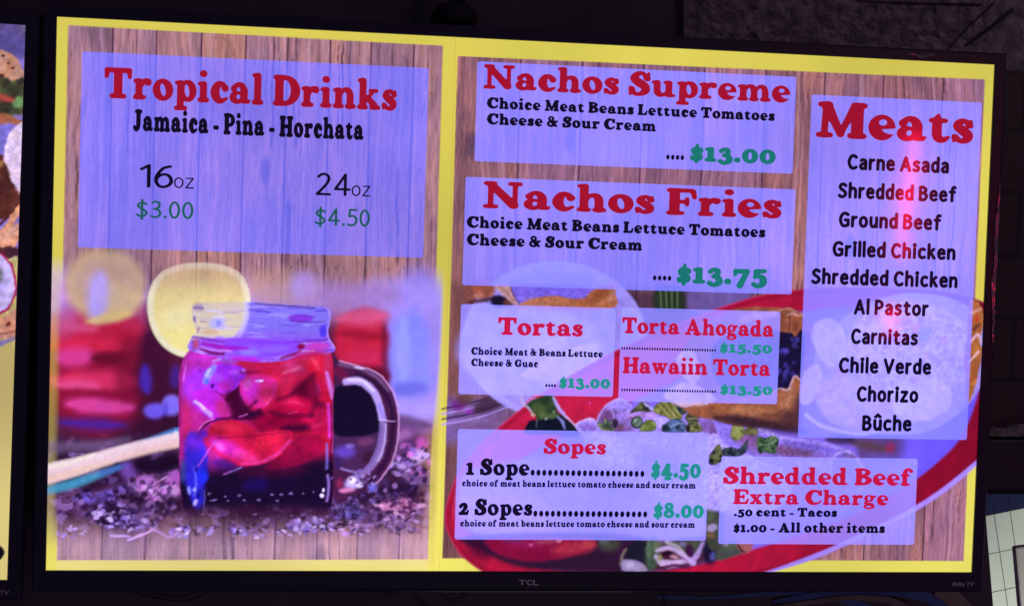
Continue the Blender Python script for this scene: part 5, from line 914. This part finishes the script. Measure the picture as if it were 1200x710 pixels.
O = Picture(926, 335, 1164, 540, 1.0)
X, Y = O.X, O.Y
bo = [(952, 440), (962, 400), (1000, 364), (1050, 345), (1100, 346), (1138, 362), (1156, 392), (1154, 430), (1142, 464), (1110, 494), (1070, 508), (1010, 506), (966, 488)]
e = O.poly(bo, (176, 164, 226), 1.5)
rid = fbm(X, Y, 16, 2, 63); rice = np.abs(fbm(X, Y, 9, 3, 61)-.5)*2.2+.25*fbm(X, Y, 3, 2, 62)
rc = mix((176, 152, 196), (236, 220, 240), np.clip(1.15-rice*1.5, 0, 1)); rc = mix(rc, (226, 130, 160), step(.62, .72, rid)*.5); rc = mix(rc, (130, 160, 160), step(.34, .28, rid)*.0)
O.over(rc, inside(d_ell(X, Y, 1068, 410, 76, 58, 8), 5)*.95); O.ell(1082, 392, 8, 9, (130, 150, 170), 3, .6)
O.over(mix((190, 150, 180), (240, 220, 236), fbm(X, Y, 14, 4, 66)), inside(d_ell(X, Y, 1000, 470, 46, 30, 20), 6)*.9)
O.poly([(952, 382), (975, 374), (992, 396), (990, 420), (975, 430), (956, 412)], (226, 214, 232), 2, .85, True, 2); O.poly([(940, 440), (958, 426), (962, 446), (950, 470), (938, 470)], (232, 214, 222), 2, .85, True, 2); O.poly([(1044, 462), (1060, 444), (1070, 450), (1086, 440), (1110, 450), (1112, 476), (1080, 494), (1050, 486)], (240, 228, 244), 2, .8, True, 2)
O.ell(985, 432, 8, 10, (206, 150, 190), 3, .6); O.line([(944, 486, 2), (966, 500, 2.4), (1010, 508, 2), (1040, 500, 1.4)], (226, 218, 246), .8, 1.6)
# tortilla chips at the right rim
O.poly([(1137, 352), (1148, 356), (1153, 372), (1148, 396), (1150, 416), (1142, 452), (1133, 470), (1130, 420), (1134, 380)], mix((150, 84, 40), (214, 150, 66), fbm(X, Y, 8, 4, 68)), 1.5, 1, True, 2)
O.line([(1138, 366, 2), (1148, 362, 1.8)], (226, 170, 130), .9, 1.3); O.line([(1137, 400, 1.6), (1145, 392, 1.8), (1149, 400, 1.4)], (232, 196, 190), .9, 1.2); O.line([(1140, 386, 2), (1147, 380, 2)], (96, 50, 34), .7, 1.6); O.line([(1135, 424, 1.2), (1146, 412, 1.5)], (240, 206, 196), .9, 1.2); O.line([(1138, 444, 3), (1143, 430, 3)], (170, 98, 46), .8, 2); O.ell(1144, 372, 3, 5, (196, 60, 40), 2, .7)
O.grain(.12, 6, 82, .04); O.build('rice_bowl_picture', M_PICA, screen, LAYER*7, tone=(.94, .86, 1.04))

# ---------------------------------------------------------------- picture of the left screen (only its right border is in view)
F_ = Picture(0, 0, 0, 0, 1.1, (SW/2-.16, SW/2, -SH/2, SH/2))
c_, s_ = math.cos(LROT), math.sin(LROT)
F_.X, F_.Y = survey(lx[0]+F_.x*c_+F_.z*s_, lx[2]-F_.x*s_+F_.z*c_)
X, Y = F_.warp(2.4, 9, 77)
F_.over(mix((196, 186, 110), (224, 216, 128), step(420, 640, Y)), np.ones(F_.a.shape))
F_.over((140, 124, 206), inside(Y-300+X*0, 6)); F_.ell(-10, 40, 60, 34, (92, 84, 150), 8); F_.over((150, 150, 130), inside(np.hypot(X-34, Y-28)-10, 10)*.6)
F_.poly([(-60, 40), (-10, 56), (6, 60), (20, 70), (29, 86), (24, 98), (10, 100), (-8, 92), (-60, 96)], mix((186, 130, 96), (226, 180, 150), fbm(X, Y, 10, 4, 3)), 1.5, 1, True, 2)
for a, b, r in ((4, 66, 2), (2, 90, 2.6), (14, 80, 1.5), (9, 74, 1)): F_.ell(a, b, r*1.4, r, (66, 30, 30), 1.2, .9)
F_.poly([(-60, 96), (0, 92), (12, 96), (28, 92), (28, 130), (0, 134), (-60, 130)], mix((30, 22, 30), (92, 110, 56), fbm(X, Y, 8, 4, 7)), 2, 1, True, 3); F_.ell(22, 120, 8, 6, (110, 160, 92), 2, .9, -30); F_.ell(5, 115, 12, 4, (196, 76, 70), 3, .8, 10)
F_.poly([(-60, 128), (0, 132), (20, 138), (26, 144), (0, 148), (-60, 150)], (170, 100, 62), 2, .95); F_.over((122, 116, 206), inside(np.abs(Y-165)-20, 4)*inside(X-14, 8))
F_.ell(38, 186, 33, 48, (236, 222, 236), 1.6); F_.ell(30, 190, 22, 42, (218, 202, 236), 6, .7); 
F_.poly([(-60, 160), (-4, 178), (6, 190), (14, 214), (24, 228), (24, 246), (0, 258), (-60, 270)], mix((50, 20, 22), (120, 62, 44), fbm(X, Y, 9, 4, 11)), 2, 1, True, 2); F_.ell(2, 193, 3, 4, (190, 140, 80), 2, .8)
F_.poly([(-60, 285), (0, 268), (14, 248), (24, 236), (24, 250), (18, 262), (4, 282), (-60, 310)], (222, 160, 120), 1.6, 1); F_.poly([(-40, 300), (6, 274), (23, 262), (20, 284), (2, 296)], mix((206, 140, 104), (240, 190, 160), fbm(X, Y, 8, 3, 13)), 1.5, 1); F_.line([(0, 262, 1.4), (12, 252, 1.6), (22, 238, 1.4)], (70, 30, 30), .9, 1.3); F_.poly([(-40, 292), (4, 290), (20, 290), (22, 300), (-40, 306)], (60, 24, 32), 2, .9)
F_.ell(-8, 332, 28, 38, (176, 28, 80), 1.4); F_.ell(-8, 332, 25.5, 35.5, (206, 196, 244), 1.6); F_.ell(-4, 330, 12, 22, (184, 176, 238), 5, .8); F_.ell(0, 322, 4, 8, (90, 100, 90), 3, .7)
F_.poly([(-60, 376), (0, 372), (20, 362), (20, 392), (0, 398), (-60, 408)], (206, 150, 120), 1.6, 1); F_.ell(10, 380, 3, 2.4, (120, 50, 40), 1, .9); F_.line([(0, 391, 1), (18, 388, 1)], (140, 70, 60), .8, 1); F_.poly([(-60, 410), (0, 400), (20, 392), (20, 396), (0, 406), (-60, 420)], (120, 108, 170), 2, .9)
F_.ell(-2, 647, 7, 8, (12, 8, 16), 1.2)
keep_ = F_.rgb.copy(); F_.grain(.20, 5, 83, .06); F_.grain(.08, 2.2, 84); ym_ = step(398, 412, F_.Y)[..., None]; F_.rgb = F_.rgb*(1-ym_)+keep_*ym_; F_.build('food_picture', M_PIC, screen2, LAYER, cut=False, tone=(.95, .90, .97))
link('yellow_picture', mesh_of([(-SW/2, -LAYER, -SH/2), (SW/2-.1601, -LAYER, -SH/2), (SW/2-.1601, -LAYER, SH/2), (-SW/2, -LAYER, SH/2)], [(0, 1, 2, 3)]), display_material('yellow_display', (214, 200, 96)), screen2)
# ================================================================ menu panels and lettering
def rounded(x0, x1, z0, z1, r, n=6):
    P = []
    for cx, cz, a0 in ((x1-r, z1-r, 0), (x0+r, z1-r, 90), (x0+r, z0+r, 180), (x1-r, z0+r, 270)):
        for k in range(n+1):
            a = math.radians(a0+90*k/n); P.append((cx+r*math.cos(a), cz+r*math.sin(a)))
    return P
def panel(q, mat, label, layer=LAYER*9):
    c_ = [at(*p) for p in q]
    x0 = (c_[0][0]+c_[3][0])/2; x1 = (c_[1][0]+c_[2][0])/2; z1 = (c_[0][2]+c_[1][2])/2-CZ; z0 = (c_[2][2]+c_[3][2])/2-CZ
    P = rounded(x0, x1, z0, z1, .003)
    return link('menu_panel', mesh_of([(p[0], -layer, p[1]) for p in P], [tuple(range(len(P)))]), mat, screen, label)
M_P1 = display_material('pale_panel_strong', (123, 129, 294), .57)
M_P2 = display_material('pale_panel', (149, 152, 311), .57)
M_P3 = display_material('pale_panel_thin', (172, 168, 318), .53)
panel([(96, 60), (502, 81), (496, 302), (92, 290)], M_P1, 'pale panel of tropical drinks')
panel([(559, 73), (933, 90), (928, 203), (556, 190)], M_P2, 'pale panel of nachos supreme')
panel([(545, 207.5), (932, 222), (927, 345), (542, 334)], M_P2, 'pale panel of nachos fries')
panel([(951, 112), (1150, 120), (1132, 516), (934, 511)], M_P2, 'tall pale panel of meats')
panel([(540, 356), (721, 361), (718, 465), (537, 461)], M_P3, 'small pale panel of tortas')
panel([(727, 361), (914, 364), (910, 473), (725, 470)], M_P3, 'small pale panel of two tortas')
panel([(537, 503), (831, 506), (827, 633), (532, 631)], M_P3, 'pale panel of sopes')
panel([(845, 534), (1075, 537), (1070, 638), (841, 636)], M_P3, 'pale panel of the extra charge')

BOLD = .008
_glyphs = {}
def glyph(ch, bold):
    if (ch, bold) not in _glyphs:
        h = .0115; x0, y0 = -.06, -.30
        Xg, Yg = np.meshgrid(np.arange(x0, 1.0, h), np.arange(y0, .85, h))
        loops = contours(glyph_field(ch, Xg, Yg)-bold, x0, y0, h)
        V, tris = fill(loops)
        xs = [v[0] for v in V]; mn = min(xs)
        _glyphs[(ch, bold)] = ([(v[0]-mn, v[1]) for v in V], [tuple(t) for t in tris], max(xs)-mn)
    return _glyphs[(ch, bold)]
def slab_mesh(s, track, bold):
    V, F, x = [], [], 0.0
    for ch in s:
        if ch == ' ': x += .20; continue
        v, f, w = glyph(ch, bold); k = len(V)
        V += [(x+p[0], p[1]) for p in v]; F += [tuple(i+k for i in t) for t in f]; x += w+track
    return V, F, x-track
def slab(name, s, xl, yl, xr, yr, cap, mat, label, unit=.69, track=.022, layer=LAYER*11):
    """heavy rounded slab lettering between the measured ends of its base line; cap is the measured height of unit em"""
    bold = BOLD if name == 'heading_lettering' else (.012 if name == 'item_lettering' else .022)
    V, F, w = slab_mesh(s, track+(.012 if bold > BOLD else 0), bold)
    a, b, t = at(xl, yl), at(xr, yr), at(xl, yl-cap)
    zb = (a[2]+b[2])/2-CZ; hz = (t[2]-a[2])/unit; sx = (b[0]-a[0])/w
    x0 = a[0]
    return link(name, mesh_of([(x0+p[0]*sx, -layer, zb+p[1]*hz) for p in V], F), mat, screen, label)
M_RED = display_material('red_lettering', (160, 14, 44)); M_RED2 = display_material('bright_red_lettering', (194, 20, 66))
M_BLACK = display_material('black_lettering', (14, 6, 32)); M_GREEN = display_material('green_lettering', (22, 116, 112)); M_GREEN2 = display_material('sea_green_lettering', (34, 142, 140)); M_GREEN3 = display_material('thin_green_lettering', (24, 92, 84))
def words(s): return s
slab('heading_lettering', 'Tropical Drinks', 122, 114.6, 464.5, 130, 35.5, M_RED, 'red heading reading Tropical Drinks')
slab('flavour_lettering', 'Jamaica - Pina - Horchata', 156, 153, 426, 163.5, 23.5, M_BLACK, 'black lettering reading Jamaica - Pina - Horchata')
sans('size_lettering', '16', 163.6, 219.8, 203, 221, 27.5, M_BLACK, screen, LAYER*11, .042, label='black lettering reading 16')
sans('unit_lettering', 'oz', 204, 220.5, 227.5, 221.5, 17.2, M_BLACK, screen, LAYER*11, label='black lettering reading oz beside 16')
sans('price_lettering', '$3.00', 159.3, 255.3, 226.5, 257, 20.5, M_GREEN3, screen, LAYER*11, .045, label='thin green price $3.00')
sans('size_lettering', '24', 369.7, 229, 410.8, 230, 26.5, M_BLACK, screen, LAYER*11, .042, label='black lettering reading 24')
sans('unit_lettering', 'oz', 411.8, 230, 434, 230.6, 17.2, M_BLACK, screen, LAYER*11, label='black lettering reading oz beside 24')
sans('price_lettering', '$4.50', 368.5, 264, 433, 266, 20.5, M_GREEN3, screen, LAYER*11, .045, label='thin green price $4.50')
slab('heading_lettering', 'Nachos Supreme', 566, 105.2, 925, 119.3, 28, M_RED, 'red heading reading Nachos Supreme')
slab('description_lettering', 'Choice Meat Beans Lettuce Tomatoes', 570, 128, 907, 141, 12.3, M_BLACK, 'black lettering of the nachos supreme toppings')
slab('description_lettering', 'Cheese & Sour Cream', 570, 146.4, 768, 153.4, 12.3, M_BLACK, 'second line of the nachos supreme toppings')
slab('leader_dots', '....', 780, 186.5, 801, 187.5, 17, M_BLACK, 'four black dots before $13.00', .6, .07)
slab('price_lettering', '$13.00', 807.5, 188.2, 908, 192, 15.6, M_GREEN, 'green price $13.00 of nachos supreme', .51)
slab('heading_lettering', 'Nachos Fries', 565.5, 244, 914.7, 255.5, 31, M_RED, 'red heading reading Nachos Fries')
slab('description_lettering', 'Choice Meat Beans Lettuce Tomatoes', 546.5, 266.5, 896, 278, 12.8, M_BLACK, 'black lettering of the nachos fries toppings')
slab('description_lettering', 'Cheese & Sour Cream', 546.5, 287.2, 752, 293, 12.8, M_BLACK, 'second line of the nachos fries toppings')
slab('leader_dots', '....', 764.5, 327.5, 786, 328.5, 17, M_BLACK, 'four black dots before $13.75', .6, .07)
slab('price_lettering', '$13.75', 792, 330.5, 898, 334, 17.5, M_GREEN, 'green price $13.75 of nachos fries', .51)
slab('heading_lettering', 'Meats', 955, 161.3, 1139, 167.5, 41, M_RED, 'large red heading reading Meats')
for s, xl, yl, xr, yr in (('Carne Asada', 991.8, 200.2, 1111, 202.8), ('Shredded Beef', 980.6, 233.6, 1119.6, 236.5), ('Ground Beef', 981.7, 267.2, 1102, 269.8),
        ('Grilled Chicken', 974.3, 301.5, 1118.6, 304.5), ('Shredded Chicken', 949.5, 333.3, 1121, 337.4), ('Al Pastor', 999.4, 369, 1087, 370.5), ('Carnitas', 995.9, 403.2, 1074.5, 404.7),
        ('Chile Verde', 981.7, 437, 1090, 438.8), ('Chorizo', 1002.7, 470.4, 1075, 471.8), ('B\u00fbche'.replace('\u00fb', '\u00fb'), 1009, 504.2, 1067, 505.5)):
    sans('meat_lettering', s, xl, yl, xr, yr, 18.6, M_BLACK, screen, LAYER*11, .094, label='black lettering reading '+s)
slab('heading_lettering', 'Tortas', 582.7, 391.5, 682.3, 394.2, 20.2, M_RED2, 'red heading reading Tortas')
slab('description_lettering', 'Choice Meat & Beans Lettuce', 551.7, 415.2, 706, 418, 8.2, M_BLACK, 'small black lettering of the torta toppings')
slab('description_lettering', 'Cheese & Guac', 551.7, 428.4, 630.3, 429.7, 8.2, M_BLACK, 'second line of the torta toppings')
slab('leader_dots', '....', 638.7, 452.8, 651, 453, 11, M_BLACK, 'four small black dots before $13.00', .6, .07)
slab('price_lettering', '$13.00', 654.6, 453.4, 714.4, 454.6, 10.4, M_GREEN2, 'small green price $13.00 of tortas', .51)
slab('heading_lettering', 'Torta Ahogada', 728, 390.2, 906, 394.2, 18.6, M_RED2, 'red heading reading Torta Ahogada')
slab('leader_dots', '.'*38, 727.4, 409, 838.3, 411.4, 9, M_BLACK, 'row of small black dots before $15.50', .6, .09)
slab('price_lettering', '$15.50', 842.5, 412.4, 904, 413.6, 9.2, M_GREEN2, 'small green price $15.50', .51)
slab('heading_lettering', 'Hawaiin Torta', 729, 436.7, 902, 440.2, 18.6, M_RED2, 'red heading reading Hawaiin Torta')
slab('leader_dots', '.'*38, 727.4, 457.6, 838.3, 459.6, 9, M_BLACK, 'row of small black dots before $13.50', .6, .09)
slab('price_lettering', '$13.50', 843, 461, 904.4, 462, 9.2, M_GREEN2, 'small green price $13.50', .51)
slab('heading_lettering', 'Sopes', 636.3, 531, 709.4, 531.6, 17.3, M_RED2, 'red heading reading Sopes')
slab('item_lettering', '1 Sope', 545.5, 555.6, 620, 556.2, 18.6, M_BLACK, 'black lettering reading 1 Sope')
slab('leader_dots', '.'*20, 621.3, 556, 754.5, 557.2, 24, M_BLACK, 'row of black dots before $4.50', .69, .08)
slab('price_lettering', '$4.50', 762.2, 558.2, 820.5, 559.2, 15.6, M_GREEN2, 'sea green price $4.50 of one sope', .51)
slab('description_lettering', 'choice of meat beans lettuce tomato cheese and sour cream', 541, 569, 814.5, 571.4, 7.4, M_BLACK, 'small black lettering under 1 Sope', .69, .03)
slab('item_lettering', '2 Sopes', 537, 602.6, 623.3, 603, 18.6, M_BLACK, 'black lettering reading 2 Sopes')
slab('leader_dots', '.'*20, 624.5, 603.6, 757.8, 604.8, 24, M_BLACK, 'row of black dots before $8.00', .69, .08)
slab('price_lettering', '$8.00', 765, 605.2, 824, 606, 15.4, M_GREEN2, 'sea green price $8.00 of two sopes', .55)
slab('description_lettering', 'choice of meat beans lettuce tomato cheese and sour cream', 539, 615.4, 813.6, 617.7, 7.4, M_BLACK, 'small black lettering under 2 Sopes', .69, .03)
slab('heading_lettering', 'Shredded Beef', 846.4, 566.4, 1068.7, 567.8, 19.6, M_RED2, 'red heading reading Shredded Beef')
slab('heading_lettering', 'Extra Charge', 858.2, 589.8, 1040, 591.2, 17.2, M_RED2, 'red heading reading Extra Charge')
slab('charge_lettering', '.50 cent - Tacos', 859.2, 604, 980, 604.4, 10, M_BLACK, 'black lettering of the extra charge for tacos')
slab('charge_lettering', '$1.00 - All other items', 858.6, 622.2, 1036, 623.6, 11, M_BLACK, 'black lettering of the extra charge for other items')

# ================================================================ what the glossy face and bezel catch: a red tube lamp behind the camera, peeled film on the bezel
q = at(1063, 232); dr = q-CC; dr = dr/np.linalg.norm(dr); r_ = np.array([dr[0], -dr[1], dr[2]])
tp = q + r_*2.6
tl = thing('tube_lamp', 'red glowing tube lamp reflected in the meats list of the menu screen', 'lamp', tuple(tp))
ml = bpy.data.materials.new('red_glow'); ml.use_nodes = True
b_ = ml.node_tree.nodes['Principled BSDF']; b_.inputs['Base Color'].default_value = (.3, .01, .02, 1)
b_.inputs['Emission Color'].default_value = (1, .01, .05, 1); b_.inputs['Emission Strength'].default_value = 85
link('glass_tube', tube([(-.014, 0, -.19), (0, 0, 0), (.014, 0, .19)], [.003, .008, .004], 12), ml, tl)
link('glass_tube', tube([(-.035, 0, -.40), (-.033, 0, -.33)], .006, 12), ml, tl)
link('end_cap', tube([(.014, 0, .19), (.0155, 0, .22)], .012, 12), M_BACK, tl); link('end_cap', tube([(-.0155, 0, -.22), (-.014, 0, -.19)], .012, 12), M_BACK, tl)

def film(x0, z0, x1, z1, nx, nz, seed, y=-.0046):
    """crumpled strip of protective film left on the bezel"""
    V, F = [], []
    for j in range(nz+1):
        for i in range(nx+1):
            u, w = i/nx, j/nz; x = x0+(x1-x0)*u; z = z0+(z1-z0)*w
            if nz > nx:                                               # ragged, tapering outline
                k = math.sin(math.pi*min(max(w, .02), .98))**.5*(.35+.9*float(fbm(np.array(w*40.), np.array(3.3), 3.0, 3, seed+9))); x = x1-(x1-x0)*(1-u)*min(k, 1)
            else:
                k = math.sin(math.pi*min(max(u, .02), .98))**.7*(.3+1.0*float(fbm(np.array(u*14.), np.array(7.7), 3.0, 3, seed+9))); z = z0+(z1-z0)*(.2+w*.8*min(k, 1))+.002*math.sin(u*9)
            a = float(fbm(np.array(x*1000.), np.array(z*300.), 5.0, 3, seed)); b = float(fbm(np.array(x*1000.), np.array(z*1000.), 9.0, 2, seed+5))
            V.append((x+.0012*(b-.5)*(1 if 0 < i < nx else 2.2), y-.0022*a, z))
    for j in range(nz):
        for i in range(nx): k = j*(nx+1)+i; F.append((k, k+1, k+nx+2, k+nx+1))
    me = mesh_of(V, F)
    for p in me.polygons: p.use_smooth = True
    return link('film_strip', me, M_FILM, bezel, 'crumpled strip of clear film')
fa, fb = at(1157, 405), at(1170, 215)
film(SW/2+.007, fa[2]-CZ, SW/2+.0145, fb[2]-CZ, 8, 170, 21)
fa, fb = at(1060, 66), at(1096, 66)
film(fa[0], SH/2+.003, fb[0], SH/2+.011, 26, 8, 33)
